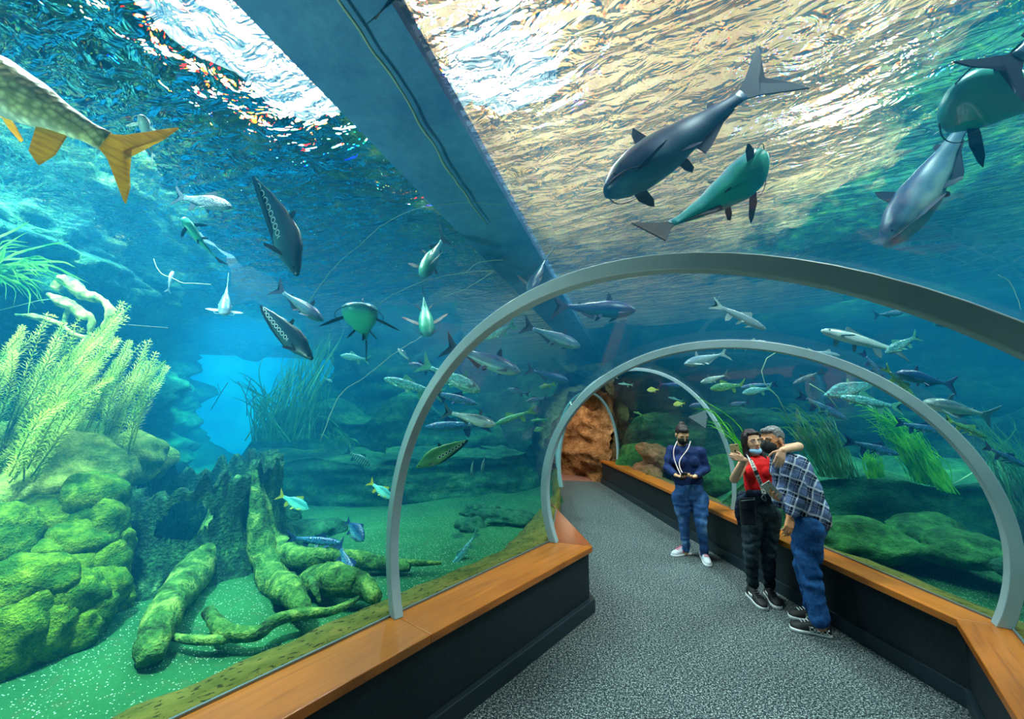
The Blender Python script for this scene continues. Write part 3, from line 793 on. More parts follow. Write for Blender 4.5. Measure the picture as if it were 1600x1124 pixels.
root('root', [gp(265, 995, .36), gp(300, 1000, .36), gp(345, 1000, .35), gp(372, 996, .34)], [.02, .03, .03, .015], stump)
root('root', [P(483, 895, 3.8), gp(490, 915, .45), gp(500, 942, .36)], [.035, .03, .012], stump)
root('root', [P(190, 850, 3.7), P(195, 900, 3.5), gp(205, 930, .36)], [.10, .09, .05], stump)
tag(root('fallen_branch', [gp(610, 876, .36), gp(650, 880, .37), gp(690, 880, .36)], [.02, .03, .015], None), 'thin dark branch lying on the sand behind the first arch', 'branch')
# stones on the sand between stump and ledge
st = [(482, 838, 5.0, 110, 50, 'dark rough rock on the sand right behind the stump'), (520, 850, 5.2, 70, 34, 'flat topped dark rock on the sand, right of the stump'), (440, 815, 5.0, 50, 50, 'round green stone against the right side of the stump'),
      (735, 830, 5.3, 50, 40, 'dark stone on the sand beyond the first arch'), (720, 850, 5.0, 44, 26, 'small dark stone on the sand near the yellow tailed fish'), (780, 810, 5.6, 90, 26, 'low dark rock on the sand beside the second arch'), (755, 800, 5.9, 60, 26, 'small rock behind the dark stone beyond the arch')]
for i, (px, py, Y, w_, h_, l) in enumerate(st): rockp(px, py, Y, w_, h_, 110 + i, M_MID, label=l, amp=.35, group='dark stones on the sand')
# ---------- water plants
def leafmat(name, a, b, sc=6):
    m = N(name); nz = m.noise(m.coord('Object'), sc, 3)
    c = m.ramp(nz, [(.35, a), (.65, b)])
    d = m.n('BsdfPrincipled', {'Base Color': c, 'Roughness': .5, 'Specular IOR Level': .3})
    t = m.n('BsdfTranslucent', {'Color': c}); x = m.n('MixShader', {0: .35, 1: d, 2: t}); m.t.links.new(x.outputs[0], m.out.inputs[0]); return m.m
M_FEA = leafmat('feathery_leaf', sr(110, 176, 40), sr(236, 232, 100))
M_FEAS = leafmat('plant_stem', sr(120, 150, 60), sr(190, 190, 90))
M_GR1 = leafmat('eel_grass', sr(40, 130, 50), sr(130, 200, 70))
M_GR2 = leafmat('dim_grass', sr(40, 110, 70), sr(90, 160, 100))
M_GR3 = leafmat('bright_grass', sr(30, 150, 50), sr(120, 220, 60))
def ribbon(bm, q, w0, nrm=None):
    n = len(q); prev = None; vs = []
    for i, p in enumerate(q):
        t = (q[min(i + 1, n - 1)] - q[max(i - 1, 0)]).normalized()
        s_ = t.cross(nrm if nrm else Vector((0, 1, .2))); s_.normalize()
        w = w0 * (1 - (i / (n - 1)) ** 3) + .0006
        f = t.cross(s_) * w * .35
        vs.append([bm.verts.new(p - s_ * w), bm.verts.new(p + f), bm.verts.new(p + s_ * w)])
    for a, b in zip(vs, vs[1:]):
        for k in (0, 1): bm.faces.new((a[k], a[k + 1], b[k + 1], b[k]))
def grass(name, bases, tips, n, w, seed, mt, label, sag=.12, jb=.08, jt=.18, cat='plant', group=None, seg=9):
    """blades rooted about bases, sweeping to tips (3-D points)"""
    rnd = random.Random(seed); bm = bmesh.new()
    for i in range(n):
        f = rnd.random(); k = f * (len(bases) - 1); a0 = int(min(k, len(bases) - 2)) if len(bases) > 1 else 0
        b = bases[a0].lerp(bases[a0 + 1], k - a0) if len(bases) > 1 else bases[0].copy()
        g = min(1, max(0, f + rnd.uniform(-.25, .25))) * (len(tips) - 1); t0 = int(min(g, len(tips) - 2)) if len(tips) > 1 else 0
        t = tips[t0].lerp(tips[t0 + 1], g - t0) if len(tips) > 1 else tips[0].copy()
        b = b + Vector((rnd.uniform(-jb, jb), rnd.uniform(-jb, jb), 0)); t = t + Vector((rnd.uniform(-jt, jt), rnd.uniform(-jt, jt), rnd.uniform(-jt, jt)))
        t = b.lerp(t, rnd.uniform(.55, 1.0))
        L = (t - b).length; side = Vector((rnd.uniform(-1, 1), rnd.uniform(-1, 1), 0)) * L * .10
        m1 = b.lerp(t, .35) + Vector((0, 0, L * sag)) + side; m2 = b.lerp(t, .7) + Vector((0, 0, L * sag)) - side * .6
        q = spline([b, m1, m2, t], seg // 3 + 1)
        ribbon(bm, q, w * rnd.uniform(.6, 1.2), Vector((rnd.uniform(-.5, .5), 1, rnd.uniform(-.3, .5))))
    o = obj(name, bm, mt, normals=False); return tag(o, label, cat, group or 'clumps of water grass', 'thing')
def feathery(name, stems, seed, label, group=None, leaf=.05, dens=.024):
    root = empty(name, stems[0][0], label, 'plant', group)
    rnd = random.Random(seed); bs = bmesh.new(); bl = bmesh.new()
    for pts in stems:
        q = spline(pts, 7); tube(bs, q, [.005 * (1 - .6 * i / len(q)) for i in range(len(q))], 5)
        acc = 0; last = q[0]; tot = sum((b - a).length for a, b in zip(q, q[1:])); run = 0
        for a, b in zip(q, q[1:]):
            L = (b - a).length; t = (b - a).normalized(); u = t.orthogonal().normalized(); w = t.cross(u)
            k = max(1, int(L / dens))
            for s_ in range(k):
                p = a.lerp(b, s_ / k); ph = rnd.random() * 6.28; fr_ = (run + L * s_ / k) / tot
                ll = leaf * (.75 + .5 * rnd.random()) * (1.15 - .5 * fr_ ** 4)
                for j in range(7):
                    an = ph + j * 2 * PI / 7; d = (u * math.cos(an) + w * math.sin(an) + t * .55).normalized(); sd = d.cross(t).normalized() * .0034
                    e = p + d * ll + Vector((0, 0, -.004))
                    v = [bl.verts.new(p - sd * .7), bl.verts.new(p.lerp(e, .6) - sd), bl.verts.new(e), bl.verts.new(p.lerp(e, .6) + sd), ]
                    bl.faces.new(v)
            run += L
    obj('stem', bs, M_FEAS, root); obj('foliage', bl, M_FEA, root, normals=False); return root
rnd = random.Random(3)
def st_(a, b, Y, k=1, sag=.0):
    A = P(a[0], a[1], Y + rnd.uniform(-.15, .15)); B = P(b[0], b[1], Y + rnd.uniform(-.3, .3)); m_ = A.lerp(B, .5) + Vector((rnd.uniform(-.06, .06), rnd.uniform(-.1, .1), .07 + sag)); return [A, m_, B]
cl = [((-30, 700), [(40, 505), (72, 492), (20, 540), (90, 500)], 3.1, 'feathery stems leaning over the left edge, sunlit', 8),
      ((15, 720), [(120, 500), (180, 495), (200, 480), (150, 520), (190, 530)], 3.25, 'tallest bright feathery plant, its tips reaching the golden driftwood', 16),
      ((20, 745), [(100, 580), (150, 560), (170, 600), (130, 620)], 3.05, 'thick feathery plant in front, rooted among the pale rocks', 12),
      ((110, 705), [(190, 560), (160, 590), (215, 540)], 3.6, 'dim feathery plant between the two bright ones', 10),
      ((175, 700), [(235, 555), (250, 585), (225, 540), (255, 560)], 3.7, 'bright feathery plant farthest right, beside the blue water', 16)]
for i, (b, tips, Y, l, n_) in enumerate(cl):
    stems = []
    for k in range(n_):
        t = tips[k % len(tips)]; stems.append(st_((b[0] + rnd.uniform(-35, 35), b[1] + rnd.uniform(-12, 12)), (t[0] + rnd.uniform(-14, 14), t[1] + rnd.uniform(-12, 12)), Y))
    feathery('feathery_plant', stems, 20 + i, l, 'feathery plants on the left rocks')
# driftwood twisting above them, algae covered
m = N('golden_driftwood'); nz = m.noise(m.coord('Object'), 9, 5)
M_DRIFT = m.pbr(m.ramp(nz, [(.35, sr(60, 110, 60)), (.5, sr(160, 170, 80)), (.65, sr(235, 215, 140))]), .8, m.bump(nz, .8, .03))
dw = empty('driftwood', P(120, 480, 3.4), 'twisted golden driftwood curling above the feathery plants', 'driftwood')
Y_ = 3.35
root('branch', [P(86, 452, Y_), P(98, 436, Y_), P(128, 458, Y_), P(160, 470, Y_), P(171, 490, Y_), P(160, 512, Y_)], [.03, .055, .045, .03, .03, .015], dw, M_DRIFT, 12, .6)
root('branch', [P(75, 460, Y_), P(104, 474, Y_), P(130, 490, Y_), P(144, 500, Y_), P(138, 525, Y_)], [.015, .045, .045, .03, .012], dw, M_DRIFT, 12, .6)
root('branch', [P(25, 492, Y_), P(60, 496, Y_), P(90, 505, Y_), P(120, 524, Y_), P(160, 530, Y_)], [.012, .03, .02, .018, .012], dw, M_DRIFT, 8, .3)
root('branch', [P(100, 505, Y_), P(106, 485, Y_), P(120, 480, Y_)], [.015, .02, .015], dw, M_DRIFT, 8, .2)
root('branch', [P(138, 525, Y_), P(60, 640, 3.4), P(10, 740, 3.3)], [.02, .03, .04], dw, M_DRIFT, 8, .2)
# long grass at the upper left
grass('eel_grass', [P(-60, 470, 2.9), P(-20, 420, 3.0)], [P(70, 350, 2.9), P(110, 400, 3.0), P(100, 460, 2.9), P(20, 500, 2.8)], 46, .008, 41, M_GR1, 'long green grass blades sweeping in from the left edge below the arched crag', .16)
# middle distance
grass('eel_grass', [P(395, 690, 6.6), P(480, 685, 6.8)], [P(440, 560, 6.7), P(490, 520, 6.9), P(530, 500, 7)], 110, .009, 42, M_GR2, 'tall bush of grass on the ledge behind the stump, leaning right', .05, .25, .25)
grass('eel_grass', [P(410, 690, 6.5), P(450, 690, 6.6)], [P(400, 600, 6.5), P(370, 590, 6.5)], 40, .010, 43, M_GR2, 'short curled grass at the foot of the bright blue opening', .1, .2, .25)
grass('eel_grass', [P(520, 690, 6.9), P(560, 700, 6.9)], [P(500, 660, 6.8), P(545, 680, 6.8)], 26, .014, 44, M_GR2, 'low grass tuft on the dark ledge beside the striped fish', .2, .15, .15)
def twig(label, pts, r=.006, Y=6.0, br=()):
    rt_ = empty('twig', P(*pts[0], Y), label, 'twig')
    root('stem', [P(x, y, Y) for x, y in pts], [r] * len(pts), rt_, M_TWIG, 6, .1)
    for b in br: root('side_shoot', [P(x, y, Y) for x, y in b], [r * .7] * len(b), rt_, M_TWIG, 5, .1)
M_TWIG = plain('dark_twig', sr(40, 60, 70), .8)
twig('thin dark forked twig standing in front of the bright blue opening', [(386, 650), (384, 620), (372, 596)], .008, 6.2, [[(384, 620), (392, 592)], [(385, 635), (402, 616)]])
twig('thin dark slanting twig left of the blue opening', [(330, 640), (345, 615), (356, 598)], .006, 6.2, [[(345, 615), (340, 600)]])
# the right hand side
grass('eel_grass', [P(1280, 745, 4.6), P(1335, 748, 4.5)], [P(1195, 640, 4.7), P(1225, 650, 4.6), P(1270, 640, 4.6), P(1290, 680, 4.6)], 110, .0055, 51, M_GR2, 'drooping dull grass on the shelf above the plaid shirted man', .26, .06, .12)
grass('eel_grass', [P(1358, 748, 4.4), P(1378, 746, 4.4)], [P(1345, 690, 4.4), P(1362, 698, 4.4)], 36, .006, 52, M_GR3, 'small vivid green tuft in the middle of the shelf', .1, .04, .06)
grass('eel_grass', [P(1430, 752, 4.4), P(1480, 765, 4.3)], [P(1310, 612, 4.5), P(1370, 650, 4.4), P(1400, 670, 4.4), P(1360, 640, 4.5)], 110, .0055, 53, M_GR3, 'biggest vivid green grass on the shelf, sweeping up to the left', .24, .05, .12)
grass('eel_grass', [P(1470, 765, 4.2), P(1490, 772, 4.2)], [P(1400, 655, 4.3), P(1430, 680, 4.3)], 44, .0055, 54, M_GR3, 'green tuft at the right end of the shelf grass', .1, .05, .1)
grass('eel_grass', [P(1590, 800, 4.0), P(1640, 820, 4.0)], [P(1510, 610, 4.2), P(1550, 650, 4.1), P(1500, 650, 4.2)], 70, .0055, 55, M_GR2, 'grass sweeping up from the right edge outside the second arch', .1, .1, .15)
grass('eel_grass', [P(1170, 740, 5.0), P(1200, 745, 5.0)], [P(1060, 625, 5.2), P(1120, 660, 5.1)], 14, .006, 56, M_GR3, 'few thin green blades arching behind the third arch', .2, .05, .12)
grass('eel_grass', [P(1050, 790, 7.6), P(1010, 775, 7.8)], [P(1000, 730, 7.8), P(1030, 740, 7.8)], 30, .012, 57, leafmat('brown_weed', sr(90, 90, 40), sr(160, 130, 70)), 'brown feathery weed in front of the red rock by the tunnel mouth', .1, .15, .1)
M_STK = plain('pale_twig', sr(150, 190, 150), .7)
for i, (pts, Y, l, r) in enumerate([([(1490, 757), (1527, 735)], 4.2, 'straight green stick leaning out of the shelf grass', .007), ([(1265, 600), (1285, 612), (1293, 618), (1310, 640)], 4.6, 'crooked green twig above the shelf, left of the spotted knifefish', .006),
        ([(200, 508), (262, 513)], 3.3, 'straight dark stick poking out of the feathery plants', .006), ([(1222, 545), (1198, 560), (1190, 580), (1195, 600), (1215, 620), (1230, 650)], 4.4, 'long crooked hair thin twig hanging in the water above the selfie couple', .004),
        ([(0, 485), (60, 470), (92, 466)], 3.2, 'thin stalk crossing from the left edge to the driftwood', .003)]):
    bm = bmesh.new(); tube(bm, [P(x, y, Y) for x, y in pts], [r] * len(pts), 6); tag(obj('stick', bm, M_TWIG if i == 2 else M_STK), l, 'stick')
# strands of weed drifting on the near glass: thin pale threads in the water
M_THR = plain('thread_root', sr(170, 180, 150), .7)
th = [([(560, 500), (600, 470), (640, 448), (690, 432), (745, 424), (770, 424)], 3.3, 'pale thread drifting between the small fish at centre left'),
      ([(480, 475), (520, 420), (560, 385), (600, 350), (650, 327), (715, 317), (790, 320)], 3.0, 'long pale thread curving up to the concrete beam'),
      ([(462, 90), (500, 95), (530, 112), (565, 108), (590, 120), (620, 128), (645, 140)], 2.7, 'short wavy pale thread below the beam at the top'),
      ([(500, 690), (530, 620), (570, 590), (620, 550), (660, 525)], 4.5, 'faint thread slanting across the dark water beside the first arch'),
      ([(725, 428), (750, 410), (786, 407)], 3.4, 'short curved pale thread left of the first arch'), ([(692, 465), (730, 450), (770, 425)], 3.5, 'thin straight thread just left of the first arch'),
      ([(240, 405), (250, 425), (280, 440), (330, 445)], 3.2, 'faint curved thread in the blue light at left'),
      ([(1560, 430), (1578, 440), (1590, 470), (1596, 485)], 2.6, 'short white curved thread near the right edge')]
for pts, Y, l in th:
    q = spline([P(x, y, Y) for x, y in pts], 6); q = [p + Vector((.012 * noise.noise(p * 14), 0, .012 * noise.noise(p * 13 + Vector((3, 3, 3))))) for p in q]
    bm = bmesh.new(); tube(bm, q, .0022 * Y / 3, 5); tag(obj('thread', bm, M_THR), l, 'thread', 'pale threads drifting in the water')
# ---------- fish
def fishmat(name, back, side, belly, sc=0, spots=None, stripes=False, rough=.35, fine=.5, hh=.09):
    m = N(name); co = m.coord('Object'); sp = m.n('SeparateXYZ', {0: co}).outputs
    nz = m.noise(co, 9, 4); zz = m.math('ADD', m.math('MULTIPLY', sp[2], 1 / hh), m.math('MULTIPLY', m.math('SUBTRACT', nz, .5), 1.1))
    zf = m.math('ADD', m.math('MULTIPLY', zz, .5), .5, clamp=True)
    c = m.ramp(zf, [(.12, belly), (.42, side), (.60, side), (.85, back)])
    bp = None
    if sc:
        v = m.n('TexVoronoi', {'Vector': m.mapping(co, (1, .45, 1.15)), 'Scale': float(sc)}).outputs[0]
        e = m.ramp(v, [(.25, m.g(1)), (.62, m.g(.35))]); c = m.mix(.75, c, e, 'MULTIPLY'); bp = m.bump(v, .4, .01)
    if spots:
        x = m.math('MULTIPLY', m.math('SUBTRACT', sp[0], .42), 15.0)
        fx = m.math('SUBTRACT', m.math('FRACT', x), .5)
        zc = m.math('MULTIPLY', m.math('SUBTRACT', sp[2], m.math('ADD', m.math('MULTIPLY', sp[0], .035), -.045)), 15.0)
        d = m.math('SQRT', m.math('ADD', m.math('MULTIPLY', fx, fx), m.math('MULTIPLY', zc, zc)))
        inr = m.math('MULTIPLY', m.math('GREATER_THAN', sp[0], .40), m.math('LESS_THAN', sp[0], .98))
        ring = m.math('MULTIPLY', m.math('LESS_THAN', d, .44), inr); core = m.math('MULTIPLY', m.math('LESS_THAN', d, .29), inr)
        c = m.mix(ring, c, spots); c = m.mix(core, c, (.003, .006, .012))
    if stripes:
        w = m.n('TexWave', {'Vector': co, 'Scale': 3.2, 'Distortion': .6}).outputs[1]
        c = m.mix(m.math('GREATER_THAN', w, .55), c, stripes)
    return m.pbr(c, rough, bp, fine)
g_ = sr
def finmat(name, col, rough=.5):
    m = N(name); w_ = m.noise(m.mapping(m.coord('Object'), (4, 4, 36)), 2, 3)
    c = m.ramp(w_, [(.3, tuple(x * .7 for x in col)), (.65, tuple(min(1, x * 1.25) for x in col))])
    d = m.n('BsdfPrincipled', {'Base Color': c, 'Roughness': rough}); t = m.n('BsdfTranslucent', {'Color': c}); x = m.n('MixShader', {0: .5, 1: d, 2: t}); m.t.links.new(x.outputs[0], m.out.inputs[0]); return m.m
FM = {
 'cat': (fishmat('catfish_skin', g_(44, 74, 116), g_(84, 130, 156), g_(150, 190, 190)), plain('catfish_fin', g_(22, 44, 74), .5)),
 'dark': (fishmat('dark_catfish_skin', g_(14, 44, 96), g_(18, 66, 112), g_(28, 104, 128)), plain('dark_fin', g_(12, 30, 70), .5)),
 'belly': (fishmat('green_belly_skin', g_(40, 90, 140), g_(40, 140, 150), g_(60, 180, 150)), finmat('dusky_fin', g_(30, 44, 60), .5)),
 'silver': (fishmat('silver_skin', g_(84, 112, 120), g_(176, 194, 192), g_(220, 228, 220), rough=.25, fine=.8), finmat('silver_fin', g_(90, 130, 140), .5)),
 'pale': (fishmat('pale_skin', g_(90, 120, 140), g_(140, 164, 172), g_(176, 192, 192), rough=.3), finmat('pale_fin', g_(190, 205, 205), .5)),
 'cyan': (fishmat('turquoise_skin', g_(70, 160, 170), g_(120, 206, 206), g_(176, 226, 214), sc=22), finmat('turquoise_fin', g_(110, 190, 170), .5)),
 'blue': (fishmat('blue_skin', g_(26, 70, 120), g_(54, 120, 160), g_(110, 170, 190), sc=26), finmat('blue_fin', g_(30, 70, 120), .5)),
 'green': (fishmat('green_skin', g_(50, 130, 90), g_(100, 180, 110), g_(170, 210, 140), sc=20), finmat('green_fin', g_(140, 190, 90), .5)),
 'yellow': (fishmat('yellow_skin', g_(150, 160, 60), g_(206, 206, 100), g_(230, 226, 150)), finmat('yellow_fin', g_(200, 200, 80), .5)),
 'grey': (fishmat('grey_scale_skin', g_(50, 70, 90), g_(96, 116, 130), g_(140, 156, 160), sc=34), finmat('grey_fin', g_(60, 76, 90), .5)),
 'gold': (fishmat('golden_scale_skin', g_(190, 180, 110), g_(244, 232, 160), g_(250, 244, 220), sc=30, hh=.12), finmat('orange_fin', g_(255, 150, 20), .5)),
 'knife': (fishmat('knifefish_skin', g_(20, 44, 60), g_(28, 60, 74), g_(40, 76, 84), spots=g_(170, 190, 190)), finmat('knife_fin', g_(22, 44, 58), .5)),
 'knifegreen': (fishmat('green_knifefish_skin', g_(60, 110, 50), g_(84, 140, 66), g_(110, 156, 84), spots=g_(220, 230, 200)), finmat('knife_green_fin', g_(24, 50, 50), .5)),
 'barb': (fishmat('barb_skin', g_(60, 150, 150), g_(110, 210, 200), g_(150, 226, 210)), finmat('yellow_tail_fin', g_(215, 205, 60), .5)),
 'stripe': (fishmat('striped_skin', g_(70, 110, 90), g_(120, 160, 120), g_(150, 180, 150), stripes=g_(14, 50, 54)), finmat('stripe_fin', g_(40, 80, 80), .5)),
}
FM['gold'] = (FM['gold'][0], finmat('orange_fin_rays', g_(255, 190, 60)))
M_EYE = plain('fish_eye', (.005, .006, .008), .1)
SHAPE = {  # height, width, share of height above the axis
 'cat': ([(0, .035), (.04, .085), (.12, .15), (.25, .195), (.42, .20), (.6, .15), (.8, .085), (.93, .055), (1, .06)], [(0, .07), (.05, .125), (.15, .165), (.3, .165), (.5, .12), (.75, .055), (1, .018)], .5),
 'wide': ([(0, .04), (.05, .085), (.15, .14), (.3, .165), (.5, .15), (.7, .10), (.9, .06), (1, .06)], [(0, .10), (.04, .19), (.12, .25), (.25, .25), (.45, .18), (.7, .09), (1, .02)], .5),
 'carp': ([(0, .03), (.05, .10), (.2, .20), (.4, .245), (.6, .20), (.8, .12), (.92, .085), (1, .09)], [(0, .03), (.08, .09), (.3, .13), (.5, .12), (.8, .05), (1, .02)], .54),
 'slim': ([(0, .03), (.06, .075), (.2, .125), (.45, .145), (.7, .11), (.9, .065), (1, .06)], [(0, .03), (.08, .07), (.3, .10), (.6, .085), (1, .02)], .55),
 'deep': ([(0, .04), (.06, .15), (.2, .30), (.42, .38), (.65, .30), (.85, .13), (1, .10)], [(0, .04), (.1, .10), (.35, .15), (.6, .12), (1, .02)], .52),
 'round': ([(0, .05), (.06, .20), (.25, .42), (.5, .50), (.75, .34), (.92, .13), (1, .12)], [(0, .04), (.1, .12), (.4, .18), (.7, .12), (1, .02)], .52),
 'knife': ([(0, .04), (.06, .09), (.14, .15), (.24, .24), (.38, .275), (.6, .215), (.8, .13), (.95, .05), (1, .02)], [(0, .03), (.1, .08), (.25, .10), (.5, .07), (.8, .03), (1, .008)], .55),
}
NF = [0]
def fish(hx, hy, tx, ty, Y, kind, skin, label, dY=0.0, roll=0, bend=0.0, lod=0, group=None, tailf=1.0, barb=False, tl=.24, nodorsal=False, bulk=1.0):
    Hh = P(hx, hy, Y); Tt = P(tx, ty, Y + dY)
    M1, M2 = FM[skin]; hs, ws, up = SHAPE[kind]
    bk = 1.28 if kind in ('cat', 'wide', 'slim', 'carp') else 1.1
    bk *= bulk
    hs = [(a, b * bk) for a, b in hs]; ws = [(a, b * bk) for a, b in ws]
    ns = 26 if lod == 0 else 16; nr = 16 if lod == 0 else 10
    # bent centre line
    tot = 1 + (tl if kind != 'knife' else .0); K = 60; cl = []; x = y = 0.0; th0 = 0
    cl.append((0, 0, 0))
    for i in range(1, K + 1):
        s_ = i / K * (tot + .05); th0 = bend * (s_ ** 1.6) ; x += math.cos(th0) * (tot + .05) / K; y += math.sin(th0) * (tot + .05) / K; cl.append((x, y, th0))
    def T(v):
        s_ = max(0, min(K, v[0] / (tot + .05) * K)); i = min(K - 1, int(s_)); f = s_ - i
        cx = lerp(cl[i][0], cl[i + 1][0], f); cy_ = lerp(cl[i][1], cl[i + 1][1], f); t = lerp(cl[i][2], cl[i + 1][2], f)
        return Vector((cx - v[1] * math.sin(t) + (v[0] if v[0] < 0 else 0), cy_ + v[1] * math.cos(t), v[2]))
    def body(bm):
        rings = []
        for i in range(ns + 1):
            f = i / ns; xx = f ** 1.15 if f < 1 else 1
            h = interp(hs, xx); w = interp(ws, xx)
            r = []
            for k in range(nr):
                a = 2 * PI * k / nr; sz = math.sin(a); cyy = math.cos(a)
                z = (h * up if sz > 0 else h * (1 - up)) * (abs(sz) ** .9) * (1 if sz > 0 else -1)
                r.append(T((xx, w / 2 * (abs(cyy) ** .85) * (1 if cyy > 0 else -1), z)))
            rings.append(r)
        loft(bm, rings)
    def fin(pts, th=.006, y=0.0, ang=0.0, org=None, side=1):
        """outline in the x-z plane, optionally swung outwards about its root"""
        bm = bmesh.new(); A = []; B = []
        n = len(pts)
        for (px, pz) in pts:
            if org:
                dx, dz = px - org[0], pz - org[1]
                q0 = Vector((org[0] + dx, y * side + side * abs(dz) * math.sin(ang), org[1] + dz * math.cos(ang)))
            else: q0 = Vector((px, y, pz))
            A.append(bm.verts.new(T(q0 + Vector((0, th / 2, 0))))); B.append(bm.verts.new(T(q0 - Vector((0, th / 2, 0)))))
        fa = bm.faces.new(A); fb = bm.faces.new(B[::-1])
        for i in range(n): bm.faces.new((A[i], B[i], B[(i + 1) % n], A[(i + 1) % n]))
        bmesh.ops.triangulate(bm, faces=[fa, fb]); return bm
    NF[0] += 1
    nm = {'cat': 'catfish', 'wide': 'catfish', 'carp': 'carp', 'slim': 'slender_fish', 'deep': 'barb_fish', 'round': 'round_fish', 'knife': 'knifefish'}[kind]
    root = empty(nm, Hh, label, 'fish', group or nm.replace('_', ' ') + ' in the tank'); root['_w'] = 1
    chord = T((tot, 0, 0)); L = (Tt - Hh).length / chord.length
    # local frame: chord direction -> head to tail
    ax = (Tt - Hh).normalized(); ref = Vector((0, 0, 1))
    if abs(ax.z) > .93: ref = Vector((0, 1, 0))
    upv = (ref - ax * ref.dot(ax)).normalized(); upv = Matrix.Rotation(math.radians(roll), 3, ax) @ upv
    lat = upv.cross(ax)
    ca = math.atan2(chord.y, chord.x)
    R = Matrix((ax, lat, upv)).transposed() @ Matrix.Rotation(-ca, 3, 'Z')
    root.matrix_world = Matrix.Translation(Hh) @ R.to_4x4() @ Matrix.Scale(L, 4)
    bm = bmesh.new(); body(bm); obj('body', bm, M1, root)
    h_at = lambda x: interp(hs, x)
    if kind == 'knife':
        pts = [(.30, -h_at(.3) * (1 - up) * .9)] + [(xx, -h_at(xx) * (1 - up) - .035 * math.sin(PI * min(1, (xx - .28) / .5) * .5)) for xx in (.4, .55, .7, .85, .95)] + [(1.04, -.02), (1.03, .01), (.97, .005), (.8, -h_at(.8) * .3), (.5, -h_at(.5) * .3)]
        obj('anal_fin', fin(pts, .008), M2, root, sm=False)
        z0 = h_at(.52) * up; obj('dorsal_fin', fin([(.50, z0 - .02), (.53, z0 + .06), (.56, z0 + .065), (.57, z0 - .02)], .006), M2, root, sm=False)
    else:
        e = tl * tailf; s5 = .22 * (1 if kind in ('cat', 'wide', 'carp', 'deep') else .7)
        pts = [(.97, .028), (1.06, .07), (1 + e * .8, s5 * .82), (1 + e, s5), (1 + e * .88, s5 * .62), (1 + e * .5, .035), (1 + e * .42, 0), (1 + e * .5, -.035), (1 + e * .88, -s5 * .62), (1 + e, -s5), (1 + e * .8, -s5 * .82), (1.06, -.07), (.97, -.028)]
        obj('tail_fin', fin(pts, .010), M2, root, sm=False)
        z0 = h_at(.36) * up
        if kind in ('cat', 'wide'):
            obj('dorsal_fin', fin([(.32, z0 - .03), (.36, z0 + .09), (.395, z0 + .125), (.40, z0 + .05), (.43, z0 - .03)], .010), M2, root, sm=False)
            z1 = h_at(.8) * up; obj('adipose_fin', fin([(.77, z1 - .02), (.81, z1 + .03), (.84, z1 + .025), (.84, z1 - .02)], .008), M2, root, sm=False)
            zb = lambda x: -h_at(x) * (1 - up)
            obj('anal_fin', fin([(.58, zb(.58) + .03), (.60, zb(.6) - .07), (.66, zb(.66) - .065), (.78, zb(.78) - .02), (.90, zb(.9) - .01), (.9, zb(.9) + .02)], .008), M2, root, sm=False)
        else:
            if not nodorsal: obj('dorsal_fin', fin([(.34, z0 - .03), (.38, z0 + .09), (.42, z0 + .10), (.50, z0 + .05), (.60, z0 + .012), (.62, z0 - .05)], .008), M2, root, sm=False)
            zb = lambda x: -h_at(x) * (1 - up)
            obj('anal_fin', fin([(.70, zb(.7) + .03), (.75, zb(.73) - .12), (.82, zb(.78) - .17), (.85, zb(.82) - .10), (.84, zb(.84) + .02)], .008), M2, root, sm=False)
    if lod == 0:
        for sd in (1, -1):
            w = interp(ws, .22) / 2 * .85; z2 = -h_at(.2) * .22
            if kind in ('cat', 'wide'): o_ = [(.17, z2), (.20, z2 - .10), (.27, z2 - .20), (.31, z2 - .235), (.31, z2 - .17), (.265, z2 - .05), (.24, z2)]
            else: o_ = [(.22, z2), (.25, z2 - .06), (.31, z2 - .13), (.34, z2 - .12), (.32, z2 - .05), (.26, z2)]
            obj('pectoral_fin', fin(o_, .008, w, 1.25, (.2, z2), sd), M2, root, sm=False)
            if kind != 'knife':
                w = interp(ws, .5) / 2 * .6; z3 = -h_at(.5) * (1 - up) * .75
                obj('pelvic_fin', fin([(.47, z3), (.50, z3 - .07), (.54, z3 - .11), (.56, z3 - .09), (.54, z3 - .02), (.52, z3)], .007, w, .8, (.49, z3), sd), M2, root, sm=False)
    if lod == 0:
        for sd in (1, -1):
            bm = bmesh.new(); ex = .085 if kind != 'knife' else .06; w = interp(ws, ex) / 2 * .88
            ball(bm, T((ex, sd * w, h_at(ex) * .12)), (.014, .010, .014), 10); obj('eye', bm, M_EYE, root)
    if barb or (kind in ('cat', 'wide') and lod == 0):
        for sd in (1, -1):
            bm = bmesh.new(); w = interp(ws, .03) / 2
            k_ = 2.2 if barb else 1
            q = spline([T((.02, sd * w * .9, 0)), T((.06, sd * (w + .07), -.03)), T((.14, sd * (w + .10) , -.06)), T((.14 + .10 * k_, sd * (w + .06), -.10))], 4)
            tube(bm, q, [.005, .0045, .004, .004, .0035, .0035, .003, .003, .003, .0025, .0025, .002, .002][:len(q)], 5); obj('barbel', bm, M2, root)
    return root
